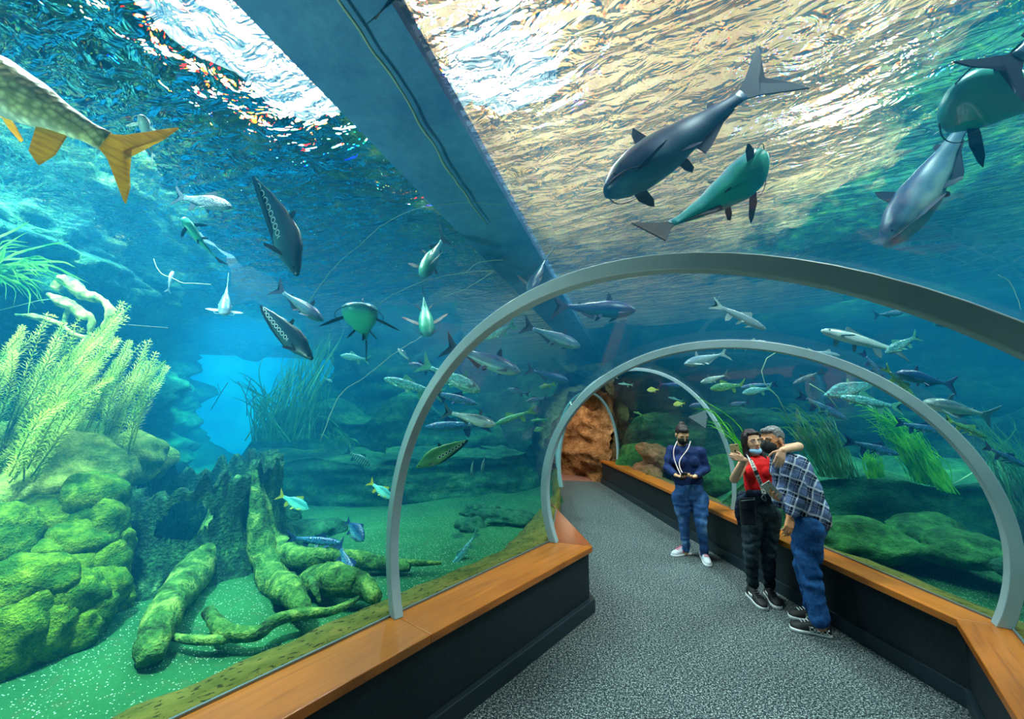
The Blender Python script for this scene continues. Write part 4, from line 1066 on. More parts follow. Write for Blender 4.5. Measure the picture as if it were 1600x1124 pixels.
FL = [
 # hx,hy,tx,ty,Y,kind,skin,label,dict
 (-150, 66, 238, 258, 1.85, 'carp', 'gold', 'big golden scaled fish with orange fins entering at the upper left edge', dict(dY=.1, tl=.24, nodorsal=True, bulk=.9)),
 (222, 180, 240, 252, 2.3, 'cat', 'pale', 'small pale blue catfish with long trailing barbels behind the golden tail', dict(dY=.25, barb=True)),
 (362, 324, 270, 306, 2.9, 'carp', 'grey', 'grey scaled carp just above the green bellied catfish at left', dict()),
 (286, 340, 350, 412, 2.6, 'cat', 'belly', 'green bellied catfish seen from below with dark fins, at left', dict(dY=.3, roll=-70, bend=-.3)),
 (464, 430, 400, 281, 2.7, 'knife', 'knife', 'long curved dark knifefish with ringed spots diving head down', dict(bend=.45, roll=-20)),
 (270, 424, 262, 458, 3.6, 'cat', 'pale', 'small white fish in the blue light above the feathery plants', dict(lod=1)),
 (350, 492, 356, 440, 3.3, 'cat', 'pale', 'white tailed catfish gliding with spread fins over the blue opening', dict(dY=.3)),
 (504, 501, 428, 447, 3.1, 'cat', 'cat', 'blue grey catfish heading down right above the spotted knifefish', dict()),
 (488, 562, 410, 480, 2.95, 'knife', 'knife', 'deep bodied dark green knifefish with a row of ringed spots', dict(roll=-10, bend=-.15)),
 (560, 478, 574, 536, 2.9, 'wide', 'belly', 'catfish facing the viewer head on with wide dark pectoral fins', dict(dY=1.0)),
 (660, 432, 696, 366, 3.3, 'cat', 'belly', 'catfish diving left, tail up, under the concrete beam', dict(dY=.4, roll=170)),
 (668, 524, 661, 456, 3.5, 'cat', 'belly', 'catfish hanging tail up just left of the first arch', dict(dY=.6, roll=170)),
 (668, -60, 578, 36, 1.75, 'cat', 'dark', 'dark catfish leaving over the top edge beside the beam', dict(roll=40)),
 (532, 556, 578, 563, 4.8, 'carp', 'cyan', 'small turquoise fish right of the grass bush', dict(lod=1)),
 (622, 545, 642, 566, 4.8, 'carp', 'silver', 'tiny silver fish just left of the first arch', dict(lod=1)),
 (519, 597, 505, 590, 5.2, 'carp', 'cyan', 'tiny turquoise fish above the layered rocks at centre left', dict(lod=1)),
 (828, 458, 855, 398, 3.9, 'cat', 'cat', 'dim catfish right behind the top left curve of the first arch', dict(dY=.4, roll=60)),
 (992, 486, 860, 478, 4.3, 'cat', 'dark', 'long dark catfish swimming right just under the first arch', dict()),
 (906, 542, 815, 507, 4.3, 'cat', 'cat', 'catfish with striped back below the long dark one', dict()),
 (812, 582, 692, 538, 3.7, 'cat', 'cat', 'large catfish with white belly stripe crossing the first arch', dict()),
 (752, 532, 806, 506, 4.5, 'carp', 'cyan', 'blurred turquoise fish behind the first arch, head down left', dict()),
 (600, 592, 694, 618, 4.0, 'slim', 'cyan', 'pale turquoise slender fish heading left out of the first arch', dict()),
 (750, 612, 655, 566, 3.8, 'cat', 'cyan', 'broad turquoise catfish inside the first arch, above the silver one', dict(roll=10)),
 (745, 632, 664, 610, 4.3, 'slim', 'blue', 'slender blue fish under the broad turquoise catfish', dict()),
 (774, 664, 690, 642, 3.8, 'cat', 'silver', 'shiny silver catfish with raised fins inside the first arch', dict()),
 (651, 731, 728, 689, 4.0, 'knife', 'knifegreen', 'yellow green knifefish with black ringed spots inside the first arch', dict(roll=5, bend=-.1)),
 (638, 569, 684, 582, 4.6, 'carp', 'blue', 'blue fish half behind the first arch, head to the left', dict()),
 (888, 596, 821, 576, 5.2, 'cat', 'dark', 'dark catfish near the second arch, heading down right', dict(lod=1)),
 (794, 608, 828, 617, 5.2, 'carp', 'blue', 'small blue fish between the two arches', dict(lod=1)),
 (822, 628, 856, 622, 5.0, 'carp', 'blue', 'blue scaled fish left of the second arch', dict(lod=1)),
 (774, 663, 838, 640, 5.4, 'slim', 'green', 'slender green fish swimming nose to nose with the silver catfish', dict(lod=1)),
 (829, 658, 860, 655, 6.2, 'slim', 'green', 'dim green fish near the second arch', dict(lod=1)),
 (834, 674, 851, 668, 5.4, 'round', 'green', 'small roundish green fish touching the second arch', dict(lod=1)),
 (843, 606, 868, 600, 4.6, 'carp', 'green', 'small yellow green fish where the second arch passes the rock tunnel', dict(lod=1)),
 (482, 797, 434, 772, 4.2, 'deep', 'barb', 'turquoise barb with a yellow tail right of the stump', dict(roll=8)),
 (612, 780, 576, 752, 4.2, 'deep', 'barb', 'turquoise barb with a yellow tail left of the first arch', dict(roll=20)),
 (568, 845, 541, 812, 4.2, 'round', 'blue', 'round dark blue fish nosing the sand beyond the branches', dict(dY=.2, roll=20)),
 (534, 850, 446, 840, 3.9, 'slim', 'blue', 'long slender scaled blue fish above the lying branch', dict()),
 (553, 911, 528, 846, 3.6, 'carp', 'blue', 'scaled blue carp nosing down onto the lower branch', dict(dY=.2, roll=30)),
 (704, 890, 748, 830, 4.2, 'slim', 'cyan', 'turquoise fish with a greenish tail on the sand by the near ledge', dict(dY=.2)),
 (578, 728, 540, 704, 6.2, 'deep', 'stripe', 'dark striped fish in front of the layered rocks', dict(lod=1)),
 (736, 744, 740, 716, 5.4, 'deep', 'stripe', 'small dark and white fish, left one of the two low in the first arch', dict(lod=1, dY=.2)),
 (752, 738, 758, 712, 5.5, 'deep', 'stripe', 'small dark and white fish, right one of the two low in the first arch', dict(lod=1, dY=.2)),
 (664, 668, 768, 664, 5.0, 'slim', 'blue', 'thin blue fish behind the silver catfish', dict(lod=1)),
 (946, 302, 1222, 104, 1.75, 'cat', 'dark', 'huge dark blue catfish diving diagonally overhead in the beige light', dict(dY=-.15, roll=-5, tl=.27, bulk=1.1)),
 (1198, 250, 1012, 362, 1.95, 'wide', 'belly', 'big catfish overhead showing its blue green belly and flat wide head', dict(roll=40, bend=.35, bulk=1.2)),
 (1386, 384, 1535, 150, 2.0, 'cat', 'cat', 'huge grey catfish diving down beside the right end of the first arch', dict(dY=-.2, roll=-5, bulk=1.15)),
 (1474, 164, 1790, 120, 1.5, 'wide', 'belly', 'huge catfish head and green belly coming in at the upper right edge', dict(roll=-50)),
 (1760, -60, 1545, 128, 1.75, 'cat', 'cat', 'grey tail fin of a catfish cut off by the upper right corner', dict(roll=10)),
 (1284, 517, 1418, 552, 3.1, 'slim', 'silver', 'long pale backed fish under the right shoulder of the first arch', dict(roll=-20)),
 (1384, 552, 1436, 524, 3.0, 'carp', 'cyan', 'turquoise fish with raised tail under the right side of the first arch', dict()),
 (1460, 506, 1520, 508, 2.9, 'cat', 'belly', 'green bellied catfish just under the right side of the first arch', dict(roll=100, lod=1)),
 (1412, 488, 1364, 493, 3.4, 'cat', 'blue', 'faint blue fish hugging the underside of the first arch at right', dict(lod=1)),
 (1196, 515, 1111, 473, 3.4, 'slim', 'pale', 'slender pale fish slanting across the beige ripples', dict()),
 (1386, 598, 1345, 548, 3.5, 'slim', 'blue', 'blue scaled slender fish beside the second arch, slanting steeply', dict()),
 (1070, 569, 1140, 551, 5.0, 'cat', 'pale', 'white fish, topmost inside the second arch', dict(lod=0)),
 (1095, 598, 1140, 585, 5.0, 'cat', 'silver', 'white and silver catfish second from top inside the second arch', dict()),
 (1110, 608, 1166, 601, 5.5, 'carp', 'green', 'green backed fish under the white and silver catfish', dict(lod=1)),
 (1158, 606, 1216, 600, 5.3, 'slim', 'blue', 'dark blue slender fish right of the green backed one', dict(lod=1)),
 (1011, 610, 1030, 609, 6.3, 'round', 'yellow', 'small round yellow fish left of the third arch', dict(lod=1)),
 (1052, 633, 1071, 630, 6.3, 'round', 'yellow', 'small yellow disc fish lower left of the third arch', dict(lod=1)),
 (1044, 621, 1068, 628, 6.0, 'slim', 'cyan', 'tiny turquoise fish touching the yellow disc fish', dict(lod=1)),
 (944, 592, 966, 590, 6.8, 'slim', 'pale', 'tiny pale fish, upper of two near the rock tunnel arch', dict(lod=1)),
 (966, 600, 990, 602, 7.6, 'slim', 'cyan', 'tiny turquoise fish, lower of two near the rock tunnel arch', dict(lod=1)),
 (990, 644, 1008, 650, 8.0, 'slim', 'green', 'tiny dim fish right of the rock tunnel arch', dict(lod=1)),
 (1066, 604, 1028, 600, 6.2, 'carp', 'dark', 'dark fish above the yellow fish by the third arch', dict(lod=1)),
 (1076, 636, 1112, 631, 5.6, 'carp', 'blue', 'dim blue fish against the third arch', dict(lod=1)),
 (1140, 634, 1172, 628, 5.4, 'carp', 'blue', 'dim blue fish right of the third arch', dict(lod=1)),
 (1288, 619, 1364, 599, 4.1, 'knife', 'cyan', 'pale blue long fish rising right above the shelf grass', dict()),
 (1314, 621, 1412, 638, 3.9, 'slim', 'cyan', 'pale green fish with a forked tail under the pale blue long one', dict()),
 (1322, 656, 1244, 616, 4.6, 'slim', 'blue', 'long dark blue fish above the drooping grass', dict()),
 (1404, 711, 1318, 688, 4.2, 'slim', 'blue', 'dark blue fish hovering in front of the shelf grass', dict()),
 (1470, 675, 1398, 660, 3.9, 'slim', 'blue', 'thin blue fish inside the second arch, right of the grass', dict()),
 (1446, 628, 1556, 652, 3.1, 'cat', 'silver', 'bright silver catfish just outside the second arch at right', dict(roll=20)),
 (1402, 583, 1496, 603, 3.2, 'cat', 'dark', 'dark finned catfish above the bright silver one', dict()),
 (1542, 685, 1474, 653, 3.2, 'slim', 'green', 'green slender fish with a bright back below the bright silver catfish', dict()),
 (1602, 730, 1536, 696, 3.1, 'slim', 'blue', 'blue fish at the right edge above the rock shelf', dict()),
 (1430, 624, 1380, 572, 3.2, 'slim', 'green', 'green slender fish crossing the second arch on a steep slant', dict()),
 (1240, 600, 1288, 580, 4.8, 'slim', 'grey', 'dim curved fish near the top of the second arch', dict(lod=1, bend=-.4)),
 (1160, 615, 1208, 606, 4.8, 'carp', 'cyan', 'small turquoise fish above the selfie woman', dict(lod=1)),
 (1196, 534, 1146, 541, 4.2, 'slim', 'pale', 'thin white fish tucked under the top of the second arch', dict(lod=1)),
 (1312, 556, 1262, 549, 4.2, 'slim', 'pale', 'thin white fish at the right of the second arch top', dict(lod=1)),
]
def in_tunnel(p, g=.08):
    """inside the dry tunnel?"""
    if not inside_tube(p.x, p.y): return False
    best = min(range(5), key=lambda i: (Vector(((RIB[i][0][0] + RIB[i][1][0] + RIB[i + 1][0][0] + RIB[i + 1][1][0]) / 4, (RIB[i][0][1] + RIB[i][1][1] + RIB[i + 1][0][1] + RIB[i + 1][1][1]) / 4)) - p.xy).length)
    a0 = Vector(RIB[best][0]); a1 = Vector(RIB[best + 1][0]); b0 = Vector(RIB[best][1]); b1 = Vector(RIB[best + 1][1])
    t = max(0, min(1, ((p.xy - (a0 + b0) / 2).dot(((a1 + b1) - (a0 + b0)) / 2)) / max(1e-6, (((a1 + b1) - (a0 + b0)) / 2).length_squared)))
    l = a0.lerp(a1, t); r = b0.lerp(b1, t); c = (l + r) / 2; u = (r - l).normalized(); x = (p.xy - c).dot(u)
    a = lerp(RIB[best][2], RIB[best + 1][2], t) + g; b = lerp(RIB[best][3], RIB[best + 1][3], t) + g; zc = lerp(RIB[best][4], RIB[best + 1][4], t)
    return (x / a) ** 2 + ((p.z - zc) / b) ** 2 < 1
def bad(px, py, Y, m_):
    p = P(px, py, Y)
    if in_tunnel(p, .05 + m_): return 1
    if p.z > WL - .05 - m_: return 2
    return 0
for f in FL:
    hx, hy, tx, ty, Y, kind, skin, label, kw = f
    Lpx = math.hypot(tx - hx, ty - hy); dY = kw.get('dY', 0); y_ = Y; ok = False
    for k in range(120):
        for y_ in (Y + k * .05, Y - k * .05):
            if y_ < .9 or y_ > 8: continue
            mg = Lpx * y_ / F * .10
            if not (bad(hx, hy, y_, mg) or bad(tx, ty, y_ + dY, mg) or bad((hx + tx) / 2, (hy + ty) / 2, y_ + dY / 2, mg)): ok = True; break
        if ok: break
    if not ok: print('FISH no room', label); y_ = Y
    elif abs(y_ - Y) > .3: print('fish moved %.2f -> %.2f %s' % (Y, y_, label))
    fish(hx, hy, tx, ty, y_, kind, skin, label, **kw)
# ---------- people
def capsule(bm, a, b, ra, rb=None, n=14, sq=1.0, side=None):
    """tapered capsule; sq squashes it along the axis at right angles to side"""
    a = Vector(a); b = Vector(b); rb = ra if rb is None else rb
    t = (b - a); L = t.length
    t = t.normalized() if L > 1e-6 else Vector((0, 0, 1))
    u = Vector(side) if side is not None else t.orthogonal()
    u = (u - t * u.dot(t)); u = u.normalized() if u.length > 1e-6 else t.orthogonal().normalized(); w = t.cross(u)
    rings = []
    def ring(c, r): rings.append([c + u * math.cos(2 * PI * k / n) * r + w * math.sin(2 * PI * k / n) * r * sq for k in range(n)])
    for k in (80, 55, 28): ring(a - t * ra * math.sin(math.radians(k)), ra * math.cos(math.radians(k)))
    for k in range(5): ring(a.lerp(b, k / 4), lerp(ra, rb, k / 4))
    for k in (28, 55, 80): ring(b + t * rb * math.sin(math.radians(k)), rb * math.cos(math.radians(k)))
    loft(bm, rings)
def limb(bm, pts, rr, **k):
    for (a, b, ra, rb) in zip(pts, pts[1:], rr, rr[1:]): capsule(bm, a, b, ra, rb, **k)
def fuse(name, bm, vox, mat, parent, it=6, disp=None, dec=0):
    bmesh.ops.recalc_face_normals(bm, faces=bm.faces[:])
    me = bpy.data.meshes.new('tmp'); bm.to_mesh(me); bm.free()
    o = bpy.data.objects.new('tmp', me); COL.objects.link(o)
    md = o.modifiers.new('r', 'REMESH'); md.mode = 'VOXEL'; md.voxel_size = vox; md.use_smooth_shade = True
    ms = o.modifiers.new('s', 'SMOOTH'); ms.factor = .5; ms.iterations = it
    dg = bpy.context.evaluated_depsgraph_get(); dg.update()
    m2 = bpy.data.meshes.new_from_object(o.evaluated_get(dg)); m2.name = name
    bpy.data.objects.remove(o); bpy.data.meshes.remove(me)
    if disp:
        nn = [v.normal.copy() for v in m2.vertices]
        for v, n_ in zip(m2.vertices, nn): v.co = v.co + n_ * disp(v.co)
    return link(name, m2, mat, parent)
class Frame:
    def __init__(s, o, f, u):
        s.o = Vector(o); s.f = Vector(f).normalized(); u = Vector(u); s.r = s.f.cross(u).normalized(); s.u = s.r.cross(s.f)
    def __call__(s, x, y, z): return s.o + s.r * x + s.f * y + s.u * z
    def rot(s): return Matrix((s.r, s.f, s.u)).transposed()
def head_prims(bm, h, k=1.0, ears=True, male=0):
    E = lambda c, r: ball(bm, h(*[v * k for v in c]), [v * k for v in r], 20, h.rot())
    E((0, -.012, .030), (.073, .092, .084)); E((0, .030, -.005), (.064, .062, .075))
    E((0, .032, -.050), (.052 + male * .005, .052, .052)); E((0, .062, -.086), (.024 + male * .006, .020, .018))
    E((.032, .052, -.020), (.026, .028, .028)); E((-.032, .052, -.020), (.026, .028, .028))
    E((.028, .076, .028), (.028, .014, .010)); E((-.028, .076, .028), (.028, .014, .010))
    capsule(bm, h(0, .086 * k, .022 * k), h(0, .106 * k, -.018 * k), .008 * k, .0125 * k); E((.011, .096, -.022), (.008, .009, .007)); E((-.011, .096, -.022), (.008, .009, .007))
    E((0, .080, -.052), (.022, .013, .014))
    if ears:
        for s in (1, -1): E((s * .074, -.006, -.005), (.010, .020, .030))
def face_parts(root, h, k, mats, closed=False, mouth=True):
    skin, brow, lip = mats
    for s in (1, -1):
        bm = bmesh.new(); ball(bm, h(s * .029 * k, .080 * k, .010 * k), (.0135 * k, .008 * k, .0062 * k if not closed else .004 * k), 12, h.rot()); obj('eye', bm, M_EYEW if not closed else brow, root)
        if not closed:
            bm = bmesh.new(); ball(bm, h(s * .029 * k, .0875 * k, .009 * k), (.0055 * k, .003 * k, .0052 * k), 10, h.rot()); obj('iris', bm, M_IRIS, root)
            bm = bmesh.new(); capsule(bm, h(s * .015 * k, .088 * k, .019 * k), h(s * .044 * k, .082 * k, .019 * k), .0025 * k); obj('eyelash', bm, brow, root)
        bm = bmesh.new(); capsule(bm, h(s * .014 * k, .091 * k, .032 * k), h(s * .046 * k, .080 * k, .036 * k), .0048 * k, .003 * k); obj('eyebrow', bm, brow, root)
    if mouth:
        bm = bmesh.new(); ball(bm, h(0, .0925 * k, -.0485 * k), (.021 * k, .006 * k, .0055 * k), 12, h.rot()); ball(bm, h(0, .0925 * k, -.0575 * k), (.018 * k, .007 * k, .006 * k), 12, h.rot()); obj('lips', bm, lip, root)
def hand_prims(bm, wrist, d, n, curl, thumb=1, k=1.0, spread=.06, tcurl=.5, ln=1.0):
    """wrist point, direction of the palm, palm normal n (the side the fingers bend to); thumb +1/-1 side"""
    d = Vector(d).normalized(); n = Vector(n); n = (n - d * n.dot(d)).normalized(); s = d.cross(n) * thumb
    for q, r0 in ((.022, .026), (.012, .027), (-.002, .027), (-.018, .024)):
        capsule(bm, wrist + d * .012 * k + s * q * .7 * k, wrist + d * .080 * k + s * q * 1.35 * k, .0135 * k, .0125 * k)
    base = [(.030, .084, .068, .0092), (.010, .089, .076, .0095), (-.010, .086, .071, .0090), (-.028, .078, .056, .0080)]
    for i, (sx, dy, L, r) in enumerate(base):
        c = curl[i] if isinstance(curl, (list, tuple)) else curl
        p = wrist + d * dy * k + s * sx * k; a = 0; dd = (d + s * spread * (1.5 - i)).normalized(); ax = dd.cross(n)
        seg = [.45, .31, .24]
        for j, f in enumerate(seg):
            a += c * (.7 + .3 * j); v = dd * math.cos(a) + n * math.sin(a)
            q = p + v * L * f * k * ln; capsule(bm, p, q, r * k * (1 - .08 * j), r * k * (.92 - .08 * j), n=10); p = q
    p = wrist + d * .024 * k + s * .026 * k; v = (d * .62 + s * .72 + n * .35).normalized()
    q = p + v * .040 * k; capsule(bm, p, q, .0135 * k, .0105 * k, n=10); v = (v + d * .3 - s * tcurl * .7 + n * tcurl * .5).normalized()
    q2 = q + v * .030 * k; capsule(bm, q, q2, .0105 * k, .0095 * k, n=10); v = (v - s * tcurl * .5).normalized(); capsule(bm, q2, q2 + v * .024 * k, .0095 * k, .008 * k, n=10)
def skinmat(name, col):
    m = N(name); nz = m.noise(m.coord('Object'), 20, 3)
    c = m.ramp(nz, [(.3, tuple(x * .86 for x in col)), (.7, tuple(min(1, x * 1.1) for x in col))])
    return m.pbr(c, .5, None, .35, **{'Subsurface Weight': .08, 'Subsurface Radius': (.02, .008, .004)})
def cloth(name, a, b, sc=40, rough=.85, bst=.25, fold=6):
    m = N(name); co = m.coord('Object'); n1 = m.noise(co, sc, 3); n2 = m.noise(co, fold, 3)
    c = m.ramp(m.math('ADD', m.math('MULTIPLY', n1, .5), m.math('MULTIPLY', n2, .5)), [(.35, a), (.65, b)])
    return m.pbr(c, rough, m.bump(m.math('ADD', n2, m.math('MULTIPLY', n1, .2)), bst, .02), .2)
M_EYEW = plain('eye_white', (.75, .74, .72), .3); M_IRIS = plain('iris', (.03, .015, .008), .2)
S_A = skinmat('skin_tan', sr(214, 160, 122)); S_B = skinmat('skin_light', sr(226, 172, 140)); S_C = skinmat('skin_ruddy', sr(214, 146, 104))
M_HAIRD = cloth('dark_hair', sr(26, 22, 26), sr(62, 52, 56), 60, .45, .5, 30); M_HAIRG = cloth('greying_hair', sr(40, 42, 48), sr(150, 150, 152), 70, .6, .6, 40)
M_LIP = plain('lips', sr(176, 92, 84), .4); M_MASKB = plain('black_mask', sr(18, 20, 24), .8); M_MASKU = plain('blue_mask', sr(140, 190, 226), .7)
M_NAVY = cloth('navy_knit', sr(12, 26, 66), sr(26, 50, 104), 60, .75, .4, 7)
m = N('blue_jeans'); co = m.coord('Object'); n1 = m.noise(m.mapping(co, (1, 1, .45)), 7, 4); n2 = m.noise(co, 120, 2)
M_JEAN = m.pbr(m.ramp(m.math('ADD', m.math('MULTIPLY', n1, .8), m.math('MULTIPLY', n2, .2)), [(.34, sr(22, 46, 88)), (.53, sr(44, 84, 138)), (.72, sr(110, 150, 190))]), .8, m.bump(n1, .6, .03), .2)
M_JEANB = cloth('black_jeans', sr(22, 32, 40), sr(58, 74, 84), 30, .8, .5, 9)
M_CHINO = cloth('blue_chinos', sr(16, 54, 104), sr(36, 92, 152), 50, .8, .5, 8)
M_RED = cloth('red_knit', sr(214, 16, 22), sr(244, 36, 40), 50, .7, .2, 8)
M_DARKJ = cloth('dark_jacket', sr(14, 24, 40), sr(44, 60, 84), 30, .8, .6, 14)
M_WHITE = plain('white_rubber', sr(225, 228, 232), .5); M_BLK = plain('black_canvas', sr(20, 20, 24), .7); M_PINK2 = plain('pink_accent', sr(226, 60, 110), .5); M_GREYS = plain('grey_mesh', sr(196, 202, 212), .6)
M_PH = plain('phone_gold', sr(190, 164, 124), .3, metal=.5); M_PHS = plain('phone_silver', sr(206, 214, 206), .3, metal=.3); M_PHD = plain('phone_dark', sr(30, 34, 40), .2)
def shoe(parent, toe, heel, wd, mat, sole, accent=None, h=.075, lace=None, check=False):
    """a shoe from heel to toe (ground points); child of the person"""
    toe = Vector(toe); heel = Vector(heel); f = (toe - heel); L = f.length; f.normalize(); r = Vector((f.y, -f.x, 0)).normalized(); Z = Vector((0, 0, 1))
    prof = [(0, .60, .9), (.08, .80, 1.0), (.25, .82, 1.0), (.45, .80, .95), (.62, .95, .72), (.8, 1.0, .55), (.93, .80, .42), (1.0, .40, .30)]
    def out(z, g=0):
        pts = [heel + f * (L * x) + r * (wd / 2 * w + g) for x, w, _ in prof]; pts += [heel + f * (L * x) - r * (wd / 2 * w + g) for x, w, _ in prof[::-1]]
        return [Vector((p.x, p.y, z)) for p in pts]
    bm = bmesh.new(); loft(bm, [out(.0, -.002), out(.004, .004), out(.022, .004), out(.026, 0)]); sl = obj('sole', bm, sole)
    bm = bmesh.new(); rings = []
    q = []
    for i in range(17):
        x = i / 16; w = interp([(a, b) for a, b, _ in prof], x); hh = interp([(a, c_) for a, _, c_ in prof], x) * h
        c = heel + f * (L * (.01 + .98 * x))
        q.append([c + r * math.cos(t) * wd / 2 * w * .97 + Z * (.022 + max(0, math.sin(t)) ** .7 * hh - (.01 if math.sin(t) < 0 else 0)) for t in [2 * PI * k / 20 for k in range(20)]])
    loft(bm, q); up = obj('shoe', bm, mat, parent)
    sl.parent = up
    if accent:
        for s in (1, -1):
            bm = bmesh.new(); box(bm, heel + f * L * .38 + r * s * wd * .40 + Z * .052, (.004, .07, .03), Matrix.Rotation(math.atan2(-f.x, f.y), 3, 'Z')); obj('side_stripe', bm, accent, up)
    bm = bmesh.new()
    for k in range(4):
        x = .46 + .08 * k; z = .024 + interp([(a, c_) for a, _, c_ in prof], x) * h
        c = heel + f * L * x + Z * z; capsule(bm, c - r * .022, c + r * .022 + f * .008, .004)
    obj('laces', bm, lace or M_WHITE, up)
    return up

# --- woman in the navy top, looking down at her phone
ya = 5.15
wA = empty('person', onz(1083, 876, 0), 'woman in navy top and blue jeans, black mask, hair up, looking at her phone', 'person')
pel = P(1077, 766, ya); che = P(1071, 720, ya); nk = P(1069, 700, ya); hdA = P(1066, 680, ya - .04)
shL = P(1050, 704, ya); shR = P(1093, 706, ya); elL = P(1043, 731, ya - .03); elR = P(1103, 733, ya - .03)
waL = P(1056, 743, ya - .27); waR = P(1086, 745, ya - .27)
hpL = P(1064, 776, ya); hpR = P(1092, 776, ya); kL = P(1068, 813, ya + .0); kR = P(1095, 818, ya - .13); aL = P(1072, 857, ya + .02); aR = P(1101, 866, ya - .12)
h = Frame(hdA, (-.08, -1, -.5), (0, -.4, 1))
bm = bmesh.new(); head_prims(bm, h, 1.0); limb(bm, [nk + Vector((0, .02, -.03)), hdA + Vector((0, .03, -.04))], [.058, .055])
limb(bm, [pel, P(1073, 745, ya), che], [.09, .09, .11]); limb(bm, [shL, shR], [.05, .05]); 
for a, b, c in ((shL, elL, waL), (shR, elR, waR)): limb(bm, [a, b, c], [.042, .036, .024])
for a, b, c in ((hpL, kL, aL), (hpR, kR, aR)): limb(bm, [a, b, c, c - Vector((0, 0, .05))], [.07, .045, .031, .030])
hand_prims(bm, waL, (P(1068, 747, ya - .36) - waL), (.3, -.2, 1), [.55, .6, .6, .6], thumb=-1, k=.95)
hand_prims(bm, waR, (P(1072, 747, ya - .36) - waR), (-.3, -.2, 1), [.55, .6, .6, .6], thumb=1, k=.95)
fuse('body', bm, .0055, S_A, wA, 4)
face_parts(wA, h, 1.0, (S_A, M_HAIRD, M_LIP), closed=True, mouth=False)
bm = bmesh.new(); ball(bm, h(0, .050, -.045), (.066, .054, .064), 20, h.rot()); ball(bm, h(0, .082, -.035), (.034, .036, .046), 16, h.rot()); fuse('face_mask', bm, .006, M_MASKB, wA, 3)
bm = bmesh.new(); ball(bm, h(0, -.026, .044), (.082, .092, .088), 24, h.rot()); ball(bm, h(.0, -.07, .115), (.042, .042, .036), 16, h.rot()); ball(bm, h(0, .035, .085), (.062, .045, .035), 16, h.rot()); fuse('hair', bm, .006, M_HAIRD, wA, 3, lambda p: .003 * fbm(p, 3, 30))
bm = bmesh.new()
limb(bm, [P(1076, 753, ya), P(1074, 740, ya)], [.180, .178], sq=.70, side=(1, 0, 0)); limb(bm, [P(1074, 740, ya), P(1072, 716, ya - .01)], [.178, .172], sq=.74, side=(1, 0, 0))
limb(bm, [shL + Vector((.03, 0, -.02)), shR - Vector((.03, 0, .02))], [.085, .085]); limb(bm, [nk + Vector((0, .01, -.03)), nk + Vector((0, .01, .012))], [.085, .062])
for s in (-.075, .075): ball(bm, P(1072, 722, ya - .09) + Vector((s, 0, 0)), (.085, .075, .08), 16)
for a, b, c in ((shL, elL, waL), (shR, elR, waR)): limb(bm, [a, b, b.lerp(c, .88)], [.072, .056, .038])
fold = lambda p: .006 * math.sin(p.z * 55 + 4 * fbm(p, 2, 5)) * max(0, fbm(p + Vector((3, 1, 2)), 2, 6)) * 2 + .004 * fbm(p, 3, 12)
fuse('sweater', bm, .009, M_NAVY, wA, 6, fold)
jf = lambda p: .0045 * math.sin(p.z * 62 + 5 * fbm(p, 2, 6)) * (math.exp(-((p.z - .52) / .10) ** 2) + math.exp(-((p.z - .16) / .07) ** 2) + .25) + .003 * fbm(p, 3, 14)
bm = bmesh.new(); limb(bm, [P(1077, 768, ya), P(1076, 756, ya)], [.178, .170], sq=.74, side=(1, 0, 0))
for a, b, c in ((hpL, kL, aL), (hpR, kR, aR)): limb(bm, [a + Vector((0, 0, -.02)), a.lerp(b, .5), b, b.lerp(c, .35), c + Vector((0, 0, -.015))], [.118, .098, .068, .060, .045])
fuse('jeans', bm, .009, M_JEAN, wA, 6, jf)
for toe, heel in ((onz(1050, 870, 0), onz(1078, 866, 0)), (onz(1108, 887, 0), onz(1097, 867, 0))): shoe(wA, toe, heel, .095, M_GREYS, M_WHITE, M_PINK2, .085, M_PINK2)
# earphone cord and phone
bm = bmesh.new(); Yc = ya - .20
for pts in ([(1058, 690, ya - .14), (1053, 702, ya - .19), (1053, 715, ya - .21), (1058, 730, ya - .26), (1064, 743, ya - .33)], [(1079, 690, ya - .14), (1074, 703, ya - .2), (1063, 718, ya - .22), (1062, 730, ya - .26), (1069, 744, ya - .33)]):
    tube(bm, spline([P(*p) for p in pts], 6), .0055, 6)
tag(obj('earphone_cord', bm, plain('cord_pink', sr(236, 206, 206), .5)), 'pale pink looped cord hanging over the navy top down to the phone', 'cord')
def phone(label, c, f, u, sz, mat, logo=False):
    fr_ = Frame(c, f, u); root = empty('smartphone', c, label, 'phone', 'phones held by the three people')
    bm = bmesh.new(); box(bm, c, (sz[0], .008, sz[1]), fr_.rot()); o = obj('case', bm, mat, root, sm=False); bevel(o, .003)
    bm = bmesh.new(); box(bm, fr_(0, .0048, 0), (sz[0] * .92, .001, sz[1] * .90), fr_.rot()); obj('screen', bm, M_PHD, root, sm=False)
    bm = bmesh.new(); ball(bm, fr_(sz[0] * .3, -.005, sz[1] * .42), (.006, .003, .006), 10, fr_.rot()); obj('camera_lens', bm, M_PHD, root)
    if logo:
        bm = bmesh.new(); ball(bm, fr_(0, -.0045, sz[1] * .08), (.008, .0012, .009), 14, fr_.rot()); ball(bm, fr_(.004, -.0045, sz[1] * .08 + .012), (.002, .001, .005), 8, fr_.rot()); obj('emblem', bm, M_PHD, root)
phone('small dark phone held low in both hands by the woman in navy', P(1068, 745, ya - .36), (0, .75, .6), (0, -.6, .75), (.07, .13), M_PHD)

